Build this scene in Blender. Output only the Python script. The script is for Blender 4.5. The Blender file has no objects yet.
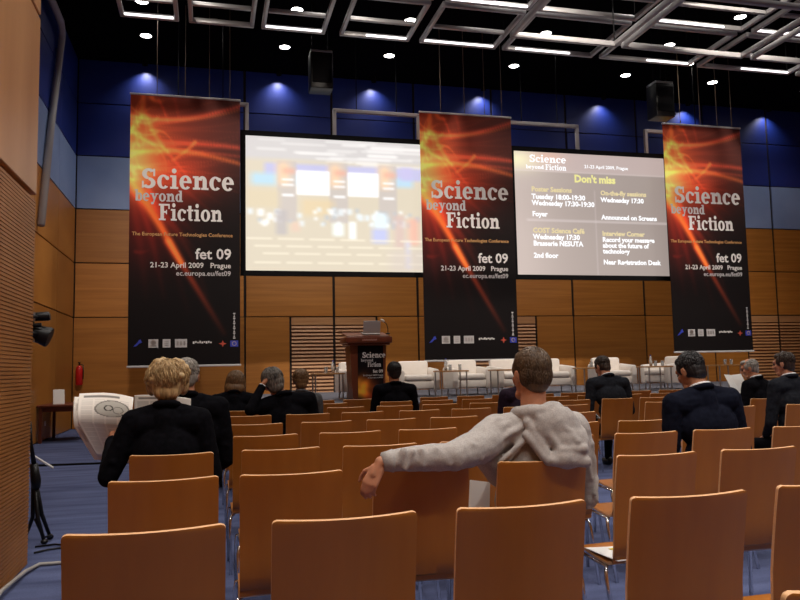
import bpy, bmesh, math, random
import numpy as np
from mathutils import Vector, Matrix, noise

random.seed(7)
SC = bpy.context.scene
COL = SC.collection
R = math.radians

# ------------------------------------------------------------------ camera
EYE = Vector((0.0, 0.0, 1.35))
F_PX, PITCH, ROLL, YAW = 756.25, 0.090347, -0.020438, 0.245901
_fw = Vector((math.sin(YAW)*math.cos(PITCH), math.cos(YAW)*math.cos(PITCH), math.sin(PITCH)))
_rt = Vector((math.cos(YAW), -math.sin(YAW), 0))
_up = _rt.cross(_fw)
_r2 = math.cos(ROLL)*_rt + math.sin(ROLL)*_up
_u2 = -math.sin(ROLL)*_rt + math.cos(ROLL)*_up
cam_data = bpy.data.cameras.new('camera')
cam_data.sensor_width = 36.0
cam_data.sensor_fit = 'HORIZONTAL'
cam_data.lens = F_PX/800*36.0
cam_data.clip_start = 0.05
cam = bpy.data.objects.new('camera', cam_data)
COL.objects.link(cam)
m3 = Matrix((_r2, _u2, -_fw)).transposed()
cam.matrix_world = Matrix.Translation(EYE) @ m3.to_4x4()
SC.camera = cam

# ------------------------------------------------------------------ world, exposure
world = bpy.data.worlds.new('world')
SC.world = world
world.use_nodes = True
world.node_tree.nodes['Background'].inputs[0].default_value = (0.60, 0.55, 0.55, 1)
world.node_tree.nodes['Background'].inputs[1].default_value = 0.02
SC.view_settings.view_transform = 'Standard'
SC.view_settings.look = 'None'
SC.view_settings.gamma = 1
SC.view_settings.exposure = 0.0
SC.view_settings.use_curve_mapping = False
LAMP_W = 170.0          # one ceiling downlight
HALL_FILL_W = 260.0          # one unseen fill lamp added over the audience
WASH_W = 60.0           # one wall washer
STAGE_FILL_W = 1450.0         # one unseen spot added for stage and banners
REAR_FILL_W = 640.0          # unseen lamps added above and behind the camera for the chair backs

# ------------------------------------------------------------------ object helpers
def tag(o, label=None, cat=None, group=None, kind=None):
    if label: o['label'] = label
    if cat: o['category'] = cat
    if group: o['group'] = group
    if kind: o['kind'] = kind
    return o

def empty(name, loc=(0, 0, 0), rz=0.0):
    o = bpy.data.objects.new(name, None)
    o.empty_display_size = 0.1
    COL.objects.link(o)
    o.location = loc
    o.rotation_euler = (0, 0, rz)
    return o

def mesh_obj(name, me, mats, parent=None, loc=None):
    o = bpy.data.objects.new(name, me)
    COL.objects.link(o)
    if not isinstance(mats, (list, tuple)): mats = [mats]
    for m in mats: me.materials.append(m)
    if parent: o.parent = parent
    if loc is not None: o.location = loc
    return o

def obj(name, bm, mats, parent=None, loc=None, smooth=False, angle=None):
    bmesh.ops.recalc_face_normals(bm, faces=bm.faces[:])
    me = bpy.data.meshes.new(name)
    bm.to_mesh(me)
    bm.free()
    if smooth or angle:
        me.polygons.foreach_set('use_smooth', [True]*len(me.polygons))
        if angle: me.set_sharp_from_angle(angle=R(angle))
    return mesh_obj(name, me, mats, parent, loc)

def copy_tree(o, parent=None):
    c = o.copy()
    COL.objects.link(c)
    if parent: c.parent = parent
    for ch in o.children: copy_tree(ch, c)
    return c

def B(): return bmesh.new()

def box(bm, c, s, bevel=0.0, rot=None, seg=2, mi=0):
    t = bmesh.new()
    bmesh.ops.create_cube(t, size=1.0)
    bmesh.ops.scale(t, vec=s, verts=t.verts)
    if bevel > 0:
        bmesh.ops.bevel(t, geom=t.edges[:], offset=bevel, segments=seg, profile=0.5, affect='EDGES')
    M = Matrix.Translation(c)
    if rot is not None: M = M @ rot.to_4x4()
    bmesh.ops.transform(t, matrix=M, verts=t.verts)
    for f in t.faces: f.material_index = mi
    join(bm, t)

def join(bm, t):
    me = bpy.data.meshes.new('tmp')
    t.to_mesh(me); t.free()
    bm.from_mesh(me)
    bpy.data.meshes.remove(me)

def box2(bm, a, b, bevel=0.0, mi=0):
    a = Vector(a); b = Vector(b)
    box(bm, (a+b)/2, (abs(b.x-a.x), abs(b.y-a.y), abs(b.z-a.z)), bevel, mi=mi)

def frame_for(d):
    d = d.normalized()
    a = Vector((0, 0, 1)) if abs(d.z) < 0.9 else Vector((1, 0, 0))
    u = d.cross(a).normalized()
    return u, d.cross(u).normalized()

def tube(bm, pts, rad, seg=8, mi=0, closed=False):
    pts = [Vector(p) for p in pts]
    n = len(pts)
    if not isinstance(rad, (list, tuple)): rad = [rad]*n
    rings = []
    u = v = None
    for i, p in enumerate(pts):
        if closed: d = pts[(i+1) % n]-pts[i-1]
        else: d = pts[min(i+1, n-1)]-pts[max(i-1, 0)]
        d.normalize()
        if u is None: u, v = frame_for(d)
        else:
            u = (u-d*u.dot(d)).normalized(); v = d.cross(u)
        rings.append([bm.verts.new(p+(u*math.cos(2*math.pi*k/seg)+v*math.sin(2*math.pi*k/seg))*rad[i]) for k in range(seg)])
    for i in range(n if closed else n-1):
        a, b = rings[i], rings[(i+1) % n]
        for k in range(seg):
            f = bm.faces.new((a[k], a[(k+1) % seg], b[(k+1) % seg], b[k])); f.material_index = mi
    if not closed:
        f = bm.faces.new(rings[0][::-1]); f.material_index = mi
        f = bm.faces.new(rings[-1]); f.material_index = mi

def lathe(bm, prof, c=(0, 0, 0), seg=20, mi=0, caps=True):
    c = Vector(c)
    rings = []
    for r, z in prof:
        rings.append([bm.verts.new(c+Vector((max(r, 1e-4)*math.cos(2*math.pi*k/seg), max(r, 1e-4)*math.sin(2*math.pi*k/seg), z))) for k in range(seg)])
    for a, b in zip(rings, rings[1:]):
        for k in range(seg):
            f = bm.faces.new((a[k], a[(k+1) % seg], b[(k+1) % seg], b[k])); f.material_index = mi
    if caps:
        bm.faces.new(rings[0][::-1]).material_index = mi
        bm.faces.new(rings[-1]).material_index = mi

def ball(bm, c, r, seg=16, rot=None):
    t = bmesh.new()
    bmesh.ops.create_uvsphere(t, u_segments=seg, v_segments=max(6, seg*3//4), radius=1.0)
    if not isinstance(r, (list, tuple)): r = (r, r, r)
    bmesh.ops.scale(t, vec=r, verts=t.verts)
    M = Matrix.Translation(c)
    if rot is not None: M = M @ rot.to_4x4()
    bmesh.ops.transform(t, matrix=M, verts=t.verts)
    join(bm, t)

def prism(bm, pts, y0, y1, mi=0):
    """polygon in x,z pushed through y"""
    a = [bm.verts.new((x, y0, z)) for x, z in pts]
    b = [bm.verts.new((x, y1, z)) for x, z in pts]
    n = len(pts)
    bm.faces.new(a).material_index = mi
    bm.faces.new(b[::-1]).material_index = mi
    for i in range(n):
        bm.faces.new((a[i], b[i], b[(i+1) % n], a[(i+1) % n])).material_index = mi

# ------------------------------------------------------------------ materials
def mat(name, col, rough=0.5, metal=0.0, emit=None, emit_s=1.0, spec=0.5, coat=0.0):
    m = bpy.data.materials.new(name)
    m.use_nodes = True
    b = m.node_tree.nodes['Principled BSDF']
    b.inputs['Base Color'].default_value = (*col, 1)
    b.inputs['Roughness'].default_value = rough
    b.inputs['Metallic'].default_value = metal
    b.inputs['Specular IOR Level'].default_value = spec
    b.inputs['Coat Weight'].default_value = coat
    if emit:
        b.inputs['Emission Color'].default_value = (*emit, 1)
        b.inputs['Emission Strength'].default_value = emit_s
    return m

def noisy(name, c1, c2, scale=(1, 1, 1), detail=4.0, rough=0.5, metal=0.0, bump=0.0, bump_dist=0.002, rnd=0.0, nscale=1.0, lo=0.3, hi=0.7, spec=0.5, rough_var=0.0, world_co=False):
    """two-tone stretched noise, optional bump and per-object tone"""
    m = mat(name, c1, rough, metal, spec=spec)
    nt = m.node_tree; N = nt.nodes; L = nt.links
    b = N['Principled BSDF']
    tc = N.new('ShaderNodeTexCoord')
    mp = N.new('ShaderNodeMapping')
    mp.inputs['Scale'].default_value = scale
    oi = N.new('ShaderNodeObjectInfo')
    if world_co:
        geo = N.new('ShaderNodeNewGeometry')
        L.new(geo.outputs['Position'], mp.inputs['Vector'])
    else:
        L.new(tc.outputs['Object'], mp.inputs['Vector'])
    if rnd > 0:
        ml = N.new('ShaderNodeMath'); ml.operation = 'MULTIPLY'; ml.inputs[1].default_value = 37.0
        L.new(oi.outputs['Random'], ml.inputs[0])
        L.new(ml.outputs[0], mp.inputs['Location'])
    nz = N.new('ShaderNodeTexNoise')
    nz.inputs['Scale'].default_value = nscale
    nz.inputs['Detail'].default_value = detail
    L.new(mp.outputs['Vector'], nz.inputs['Vector'])
    cr = N.new('ShaderNodeValToRGB')
    cr.color_ramp.elements[0].position = lo; cr.color_ramp.elements[0].color = (*c1, 1)
    cr.color_ramp.elements[1].position = hi; cr.color_ramp.elements[1].color = (*c2, 1)
    L.new(nz.outputs['Fac'], cr.inputs['Fac'])
    out = cr.outputs['Color']
    if rnd > 0:
        mr = N.new('ShaderNodeMapRange')
        mr.inputs['To Min'].default_value = 1-rnd; mr.inputs['To Max'].default_value = 1+rnd
        L.new(oi.outputs['Random'], mr.inputs['Value'])
        hs = N.new('ShaderNodeHueSaturation')
        L.new(mr.outputs[0], hs.inputs['Value'])
        L.new(out, hs.inputs['Color'])
        out = hs.outputs['Color']
    L.new(out, b.inputs['Base Color'])
    if rough_var > 0:
        r2 = N.new('ShaderNodeMapRange')
        r2.inputs['To Min'].default_value = rough-rough_var; r2.inputs['To Max'].default_value = rough+rough_var
        L.new(nz.outputs['Fac'], r2.inputs['Value']); L.new(r2.outputs[0], b.inputs['Roughness'])
    if bump > 0:
        bp = N.new('ShaderNodeBump')
        bp.inputs['Strength'].default_value = bump
        bp.inputs['Distance'].default_value = bump_dist
        L.new(nz.outputs['Fac'], bp.inputs['Height'])
        L.new(bp.outputs['Normal'], b.inputs['Normal'])
    return m

M = {}
M['panel'] = noisy('cherry_veneer_panel', (0.33, 0.120, 0.018), (0.45, 0.180, 0.032), (0.5, 2, 14), 5, 0.42, rnd=0.16, nscale=1.0)
M['panel_v'] = noisy('cherry_veneer_side_panel', (0.34, 0.125, 0.020), (0.46, 0.19, 0.036), (10, 0.5, 1.2), 5, 0.42, rnd=0.12)
M['louvre'] = noisy('cherry_louvre_slat', (0.42, 0.20, 0.08), (0.55, 0.28, 0.12), (0.5, 2, 14), 4, 0.45, rnd=0.1)
M['louvre_back'] = mat('louvre_backing', (0.13, 0.04, 0.012), 0.7)
M['seam'] = mat('dark_seam', (0.012, 0.006, 0.004), 0.8)
M['blue_dark'] = noisy('navy_wall_panel', (0.006, 0.019, 0.17), (0.009, 0.027, 0.21), (1, 1, 1), 3, 0.45, rnd=0.12, spec=0.55)
M['blue_light'] = noisy('slate_blue_wall_panel', (0.20, 0.29, 0.52), (0.24, 0.33, 0.56), (1, 1, 1), 3, 0.55, rnd=0.08)
M['black'] = mat('black_paint', (0.005, 0.005, 0.006), 0.8, spec=0.1)
M['ceiling'] = mat('black_ceiling', (0.0025, 0.0025, 0.003), 0.95, spec=0.02)
M['black_gloss'] = mat('black_plastic', (0.006, 0.006, 0.007), 0.4, spec=0.3)
M['plain'] = mat('grey_plaster', (0.25, 0.22, 0.2), 0.8)
M['rail'] = noisy('grey_painted_metal', (0.28, 0.275, 0.285), (0.36, 0.355, 0.365), (3, 3, 3), 2, 0.38, metal=0.3)
M['pipe'] = mat('grey_pipe', (0.34, 0.32, 0.33), 0.5)
M['chrome'] = mat('chrome', (0.75, 0.75, 0.77), 0.15, 1.0)
M['steel'] = mat('brushed_steel', (0.45, 0.45, 0.46), 0.35, 0.9)
M['white'] = mat('white_paper', (0.80, 0.79, 0.77), 0.7)
M['red'] = mat('red_enamel', (0.55, 0.012, 0.012), 0.3)
M['glass_clear'] = mat('clear_glass', (0.9, 0.95, 0.95), 0.05)
M['glass_clear'].node_tree.nodes['Principled BSDF'].inputs['Transmission Weight'].default_value = 1.0
M['lamp'] = mat('lamp_lens', (1, 1, 1), 0.3, emit=(1.0, 0.96, 0.92), emit_s=14.0)
M['strip'] = mat('highlight_strip', (1, 1, 1), 0.3, emit=(1.0, 0.95, 0.95), emit_s=2.2)  # emissive strip standing in for the bright highlight on the far rail
M['wire'] = mat('bronze_wire', (0.10, 0.065, 0.035), 0.6, 0.0)
M['stage'] = noisy('grey_stage_carpet', (0.10, 0.105, 0.13), (0.14, 0.145, 0.18), (6, 6, 6), 4, 0.95)
M['stage_face'] = mat('dark_stage_front', (0.03, 0.025, 0.025), 0.7)
M['leather'] = noisy('cream_leather', (0.83, 0.77, 0.71), (0.88, 0.82, 0.76), (9, 9, 9), 3, 0.5, bump=0.1)
M['maple'] = noisy('honey_maple', (0.42, 0.21, 0.07), (0.52, 0.27, 0.10), (2, 8, 8), 4, 0.4)
M['lectern'] = noisy('dark_red_mahogany', (0.11, 0.026, 0.012), (0.17, 0.040, 0.018), (6, 6, 1), 4, 0.35)
M['ply'] = noisy('beech_plywood_shell', (0.325, 0.104, 0.0098), (0.385, 0.131, 0.0155), (9, 5, 0.9), 5, 0.38, rnd=0.06, nscale=1.6, lo=0.25, hi=0.8, rough_var=0.06)
M['ply_edge'] = noisy('plywood_edge', (0.75, 0.42, 0.20), (0.82, 0.48, 0.25), (3, 3, 60), 2, 0.45)  # pale cut edge, colour raised further for the light from above

# carpet: blue loop pile with darker cross bands
def carpet():
    m = noisy('blue_carpet', (0.058, 0.072, 0.15), (0.112, 0.136, 0.26), (0.9, 5.5, 1), 5, 0.95, bump=0.4, bump_dist=0.003, spec=0.1)
    nt = m.node_tree; N = nt.nodes; L = nt.links
    nz = N.new('ShaderNodeTexNoise'); nz.inputs['Scale'].default_value = 90
    tc = N.new('ShaderNodeTexCoord'); L.new(tc.outputs['Object'], nz.inputs['Vector'])
    mx = N.new('ShaderNodeMixRGB'); mx.blend_type = 'OVERLAY'; mx.inputs[0].default_value = 0.35
    b = N['Principled BSDF']
    src = b.inputs['Base Color'].links[0].from_socket
    L.new(src, mx.inputs[1]); L.new(nz.outputs['Fac'], mx.inputs[2]); L.new(mx.outputs[0], b.inputs['Base Color'])
    return m
M['carpet'] = carpet()

# ------------------------------------------------------------------ room shell
YW = 20.57          # front wall
XL = -3.395         # far left wall
XR = 19.5
ZC = 9.6            # ceiling
PH = 1.4026         # panel height
PX0, PW = 0.883, 2.399
SEAM = [0.0, PH, 2*PH, 3*PH, 4*PH, 5*PH, 6*PH, ZC]

bm = B(); box2(bm, (XL-0.3, -5.5, -0.2), (XR+0.2, YW+0.3, 0.0)); tag(obj('floor', bm, M['carpet']), kind='structure')
bm = B(); box2(bm, (XL-0.3, -5.5, ZC), (XR+0.2, YW+0.3, ZC+0.2)); tag(obj('ceiling', bm, M['ceiling']), kind='structure')
bm = B(); box2(bm, (XL-0.3, -5.5, 0), (XR+0.2, -5.3, ZC)); tag(obj('wall_back', bm, M['panel']), kind='structure')
bm = B(); box2(bm, (XR, -5.3, 0), (XR+0.2, YW, ZC)); tag(obj('wall_right', bm, M['panel_v']), kind='structure')

wf = B(); box2(wf, (XL-0.3, YW+0.03, 0), (XR+0.2, YW+0.3, ZC))
wall_front = tag(obj('wall_front', wf, M['seam']), kind='structure')
GAP = 0.03
def panel(parent, x0, x1, z0, z1, material, gap=GAP):
    b = B(); box(b, (0, 0, 0), (x1-x0-gap*2.4, 0.04, z1-z0-gap), 0.004, seg=1)
    return obj('wall_panel', b, material, parent, ((x0+x1)/2, YW+0.01, (z0+z1)/2))
cols = [XL] + [PX0+PW*k for k in range(-1, 8)] + [XR]
for r in range(2, 7):
    mt = M['panel'] if r < 4 else (M['blue_light'] if r == 4 else M['blue_dark'])
    for a, b_ in zip(cols, cols[1:]):
        if a == XL:
            panel(wall_front, a, PX0, SEAM[r], SEAM[r+1], mt)
        elif abs(b_-PX0) < 0.01: continue
        else: panel(wall_front, a, b_, SEAM[r], SEAM[r+1], mt)
# lower double-height row with louvre bays
lower = [(XL, -1.516, 0), (-1.516, PX0, 0)]
kk = [(0, .5, 0), (.5, 1, 1), (1, 1.5, 1), (1.5, 2, 0), (2, 2.5, 0), (2.5, 3, 1), (3, 3.5, 1), (3.5, 4, 0), (4, 5, 0), (5, 6, 0), (6, 6.5, 0), (6.5, 7, 1), (7, 7.7, 1)]
lower += [(PX0+PW*a, PX0+PW*b_, c) for a, b_, c in kk]
for a, b_, lv in lower:
    if not lv:
        panel(wall_front, a, b_, 0.0, SEAM[2], M['panel'], 0.02)
    else:
        b = B()
        w = b_-a-0.07
        z = 0.04
        n = 0
        box2(b, (-w/2, -0.01, SEAM[2]-0.22), (w/2, 0.03, SEAM[2]-0.015))
        while z < SEAM[2]-0.27:
            box(b, (0, 0.0, z+0.03), (w, 0.022, 0.062), 0.004, rot=Matrix.Rotation(R(-24), 3, 'X'), seg=1)
            z += 0.098
        obj('louvre_panel', b, M['louvre'], wall_front, ((a+b_)/2, YW+0.005, 0.0))
        b = B(); box2(b, (-w/2, 0.012, 0.02), (w/2, 0.024, SEAM[2]-0.02)); obj('louvre_backing', b, M['louvre_back'], wall_front, ((a+b_)/2, YW+0.005, 0.0))

# far left wall
wl = B(); box2(wl, (XL-0.3, 5.0, 0), (XL-0.03, YW, ZC))
wall_left = tag(obj('wall_left', wl, M['seam']), kind='structure')
ys = [6.4, 8.8, 11.2, 13.6, 16.0, 18.4, YW-0.03]
for r in range(0, 7):
    if r == 1: continue
    mt = M['panel_v'] if r < 4 else (M['blue_light'] if r == 4 else M['blue_dark'])
    z0, z1 = SEAM[r], SEAM[r+1]
    if r == 0: z1 = SEAM[2]
    for a, b_ in zip(ys, ys[1:]):
        b = B(); box(b, (0, 0, 0), (0.04, b_-a-0.02, z1-z0-GAP), 0.004, seg=1)
        obj('wall_panel', b, mt, wall_left, (XL-0.01, (a+b_)/2, (z0+z1)/2))

# near left wall: a projecting block, ribbed below and smooth veneer above
NX, NY = -1.271, 6.065
b = B(); box2(b, (XL-0.03, -5.3, 0), (NX-0.05, NY, ZC))
wall_near = tag(obj('wall_near_left', b, M['panel_v']), kind='structure')
M['ribs_near'] = noisy('cherry_ribbed_board', (0.30, 0.112, 0.022), (0.40, 0.160, 0.038), (1, 1.6, 3), 5, 0.5, nscale=1.3)
M['veneer_near'] = noisy('cherry_veneer_tall', (0.40, 0.170, 0.045), (0.52, 0.245, 0.085), (1, 1.6, 0.35), 5, 0.4, rnd=0.05, nscale=1.3)
for z0, z1 in ((2.70, 4.07), (4.10, 5.47), (5.5, 6.87), (6.9, ZC)):
    b = B(); box(b, (0, 0, 0), (0.05, NY+5.3, z1-z0), 0.006, seg=1)
    obj('wall_panel', b, M['veneer_near'], wall_near, (NX-0.025, (NY-5.3)/2, (z0+z1)/2))
b = B(); 
box2(b, (NX-0.05, -5.3, 0), (NX-0.014, NY, 2.66))
z = 0.01
while z < 2.64:
    box2(b, (NX-0.02, -5.3, z), (NX-0.004, NY, z+0.019))
    z += 0.026
obj('ribbed_panel', b, M['ribs_near'], wall_near)

# ------------------------------------------------------------------ stage
b = B(); box2(b, (1.0, 13.0, 0.0), (17.5, YW-0.02, 0.72))
stage = tag(obj('stage_platform', b, M['stage_face']), kind='structure')
b = B(); box2(b, (0.98, 12.98, 0.72), (17.52, YW-0.02, 0.75), 0.004)
obj('stage_top', b, M['stage'], stage)
SZ = 0.75
# ------------------------------------------------------------------ ceiling lamps
ORD = ['first', 'second', 'third', 'fourth', 'fifth', 'sixth', 'seventh', 'eighth', 'ninth', 'tenth', 'eleventh', 'twelfth', 'thirteenth', 'fourteenth', 'fifteenth', 'sixteenth', 'seventeenth', 'eighteenth', 'nineteenth', 'twentieth']
def spot(name, loc, watts, size_deg, blend, radius, col=(1, 0.93, 0.86), parent=None, target=None):
    l = bpy.data.lights.new(name, 'SPOT')
    l.energy = watts; l.spot_size = R(size_deg); l.spot_blend = blend; l.shadow_soft_size = radius; l.color = col
    o = bpy.data.objects.new(name, l); COL.objects.link(o)
    o.location = loc
    if target is not None:
        d = Vector(target)-Vector(loc)
        o.rotation_euler = d.to_track_quat('-Z', 'Y').to_euler()
    if parent: o.parent = parent
    return o
rows = [(17.6, [-1.46, 1.70, 4.27, 7.58, 10.79, 13.47, 16.53], 'row nearest the front wall'),
        (16.6, [0.03, 3.22, 8.30, 12.02], 'second row from the front wall'),
        (15.65, [-1.41, 1.78, 4.30, 7.57, 10.83], 'third row from the front wall'),
        (14.0, [11.54], 'row above the metal frames')]
lamp_ring = lamp_lens = None
KL = 1.0645
rows = [(y*KL, [x*KL for x in xs], s) for y, xs, s in rows]
for y, xs, say in rows:
    for i, x in enumerate(xs):
        yy = 16.96 if (abs(y-15.65*KL) < .01 and i == 0) else y
        t = tag(empty('ceiling_downlight', (x, yy, ZC-0.01)),
                f'round white downlight, {ORD[i]} from left in the {say}' if len(xs) > 1 else 'round white downlight seen alone above the metal frames at far right', 'ceiling light', 'round downlights in the black ceiling')
        if lamp_ring is None:
            b = B(); lathe(b, [(0.135, -0.03), (0.16, -0.03), (0.17, 0.0), (0.17, 0.012), (0.135, 0.012)], seg=24, caps=False)
            lamp_ring = obj('trim_ring', b, M['black'], t, smooth=True, angle=30)
            b = B(); lathe(b, [(0.133, -0.022), (0.133, 0.0)], seg=24)
            lamp_lens = obj('lens', b, M['lamp'], t)
        else:
            for s in (lamp_ring, lamp_lens):
                c = s.copy(); COL.objects.link(c); c.parent = t
        spot('lamp', (0, 0, -0.05), LAMP_W, 105, 0.7, 0.12, parent=t)
# unseen lamps added above the audience and behind the camera to brighten the seats
for y in (12.4, 9.4, 6.4, 3.4, 0.6, -2.4):
    for x in (-0.6, 2.6, 5.8, 9.0, 12.2, 15.4):
        spot('hall_fill', (x, y, ZC-0.05), REAR_FILL_W if y < 2 else HALL_FILL_W, 110, 0.7, 0.18)
# unseen spots added to brighten stage, banners and wall
for x, tx in ((-1.0, 0.0), (2.5, 3.5), (6.0, 6.8), (9.5, 10.0), (13.0, 13.2)):
    spot('stage_fill', (x, 9.4, 8.7), STAGE_FILL_W, 58, 1.0, 0.15, col=(1, 0.88, 0.76), target=(tx, 18.0, 3.6))
# two unseen spots added to brighten the near left wall
for y in (2.5, 5.0):
    spot('wall_fill', (4.0, y-1.0, 8.9), 650.0, 40, 1.0, 0.15, col=(1, 0.88, 0.76), target=(-1.27, y, 3.6))
for y in (11.0, 15.0):  # two more unseen spots, added to lift the far left wall
    spot('wall_fill', (2.5, y, 8.9), 620.0, 45, 1.0, 0.15, col=(1, 0.88, 0.76), target=(XL, y+1.0, 2.4))
# wall washers close to the front wall
for i, x in enumerate([-1.70, 1.80, 4.46, 7.75, 11.66, 14.6, 17.6]):
    t = tag(empty('wall_washer', (x, 20.30, ZC)), f'small black wall washer close to the front wall, {ORD[i]} from left', 'ceiling light', 'wall washers along the front wall')
    b = B()
    lathe(b, [(0.045, -0.005), (0.06, -0.16), (0.075, -0.16), (0.065, 0.0)], seg=14, caps=False)
    obj('lamp_can', b, M['black'], t, smooth=True, angle=30)
    spot('lamp', (0, 0.0, -0.16), WASH_W, 118, 1.0, 0.03, col=(1, 0.97, 0.95), parent=t, target=(0, 0.16, -1.0))

# ------------------------------------------------------------------ suspended frames
def ceiling_frame(x0, x1, ya, yb, z, label, strip=None, mid=None, rod=None, th=0.08, ht=0.10):
    """rectangular hung frame, ya near, yb far"""
    cx, cy = (x0+x1)/2, (ya+yb)/2
    t = tag(empty('ceiling_frame', (cx, cy, z)), label, 'ceiling frame', 'suspended grey metal ceiling frames')
    w, d = (x1-x0), (yb-ya)
    def rail(name, a, b_):
        q = B(); box2(q, a, b_, 0.02); obj(name, q, M['rail'], t, smooth=True, angle=40)
    rail('cross_rail', (-w/2, d/2-th, 0), (w/2, d/2, ht))
    rail('cross_rail', (-w/2, -d/2, 0), (w/2, -d/2+th, ht))
    rail('side_rail', (-w/2, -d/2+th, 0.002), (-w/2+th, d/2-th, ht-0.002))
    rail('side_rail', (w/2-th, -d/2+th, 0.002), (w/2, d/2-th, ht-0.002))
    if mid is not None:
        rail('cross_rail', (-w/2+th, mid-cy-th/2, 0.01), (w/2-th, mid-cy+th/2, ht-0.01))
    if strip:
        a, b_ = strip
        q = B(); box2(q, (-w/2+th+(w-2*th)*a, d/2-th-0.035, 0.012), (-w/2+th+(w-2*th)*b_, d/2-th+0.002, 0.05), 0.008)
        obj('highlight_strip', q, M['strip'], t)
    for sx in ((-1, 1) if rod is None else rod):
        q = B(); tube(q, [(sx*(w/2-0.05), d/2-0.05, ht-0.01), (sx*(w/2-0.05), d/2-0.05, ZC-z+0.01)], 0.012, 6); obj('hanging_rod', q, M['black'], t)
    return t
A = [(-1.66, -0.60, (0, .98)), (-0.42, 0.80, None), (0.94, 2.19, (0, 1)), (2.48, 3.92, (.35, 1)), (4.14, 5.80, (0, 1)), (5.95, 8.04, (.1, .75)), (8.22, 10.45, (.5, 1)), (10.66, 13.10, (.45, 1)), (13.3, 15.9, (0, .6))]
for i, (a, b_, st) in enumerate(A):
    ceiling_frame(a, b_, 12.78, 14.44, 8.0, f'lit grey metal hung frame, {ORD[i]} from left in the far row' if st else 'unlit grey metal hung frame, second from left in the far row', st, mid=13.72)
for i, (a, b_, st) in enumerate(A[3:8]):
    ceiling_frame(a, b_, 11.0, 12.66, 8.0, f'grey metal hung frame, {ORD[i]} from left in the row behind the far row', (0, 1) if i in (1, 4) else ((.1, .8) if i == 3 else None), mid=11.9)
Bc = [(5.0, 7.04, ), (7.14, 9.66), (9.84, 12.3)]
for i, (a, b_) in enumerate(Bc):
    ceiling_frame(a, b_, 9.8, 11.76, 7.0, f'large low grey metal frame hung nearest, {ORD[i]} from its left end', None, rod=(1,) if i == 0 else (), th=0.075, ht=0.10)

# hung loudspeakers
def hung_speaker(x, y, ztop, w, h, label):
    t = tag(empty('hung_loudspeaker', (x, y, ztop)), label, 'loudspeaker', 'black loudspeakers hung from the ceiling')
    b = B(); box2(b, (-w/2, -0.22, -h), (w/2, 0.22, -0.12), 0.03); obj('cabinet', b, M['black_gloss'], t, smooth=True, angle=40)
    b = B(); box2(b, (-w*.42, -0.235, -h+0.12), (w*.42, -0.215, -0.2), 0.008); obj('grille', b, M['black'], t)
    b = B(); box2(b, (-w*.48, -0.2, -0.12), (w*.48, 0.2, -0.07), 0.008); obj('bracket', b, M['steel'], t)
    for s in (-1, 1):
        b = B(); tube(b, [(s*w*.35, 0, -0.09), (s*w*.35, 0, ZC-ztop)], 0.014, 6); obj('hanging_rod', b, M['black'], t)
hung_speaker(2.35, 16.2, 8.45, 0.5, 0.95, 'black loudspeaker hung from the ceiling above the left screen')
hung_speaker(10.6, 15.8, 8.2, 0.5, 0.95, 'black loudspeaker hung from the ceiling above the right screen')

# ------------------------------------------------------------------ lettering
def sans(name, text, size, material, parent, loc, align='LEFT', bold=0.0, depth=0.003, sx=1.0):
    cu = bpy.data.curves.new('tmp', 'FONT')
    cu.body = text; cu.size = size; cu.align_x = align; cu.offset = bold*size; cu.extrude = depth; cu.resolution_u = 2
    o = bpy.data.objects.new('tmp', cu)
    COL.objects.link(o)
    me = bpy.data.meshes.new_from_object(o.evaluated_get(bpy.context.evaluated_depsgraph_get()))
    bpy.data.objects.remove(o); bpy.data.curves.remove(cu)
    me.transform(Matrix.Rotation(R(90), 4, 'X') @ Matrix.Diagonal((sx, 1, 1, 1)))
    return mesh_obj(name, me, material, parent, loc)

# a small slab-serif alphabet (cap height 1), drawn as strokes
ST, HL, XH = 0.23, 0.105, 0.70
def ring(rx, ry, cx, cy, tv, th, a0=0, a1=360, n=28):
    """thick at the sides (tv), thin at top and bottom (th)"""
    out = []
    full = a1-a0 >= 360
    k = n if full else max(4, int(n*(a1-a0)/360)+1)
    for i in range(k+(0 if full else 1)):
        a = R(a0+(a1-a0)*i/k)
        out.append(((cx+rx*math.cos(a), cy+ry*math.sin(a)), (cx+(rx-tv)*math.cos(a), cy+(ry-th)*math.sin(a))))
    q = []
    for i in range(len(out)-(0 if full else 1)):
        a, b_ = out[i], out[(i+1) % len(out)]
        q.append([a[0], b_[0], b_[1], a[1]])
    return q
def rc(x0, y0, x1, y1): return [[(x0, y0), (x1, y0), (x1, y1), (x0, y1)]]
def dot(cx, cy, r): return [[(cx+r*math.cos(2*math.pi*i/14), cy+r*math.sin(2*math.pi*i/14)) for i in range(14)]]
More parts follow.
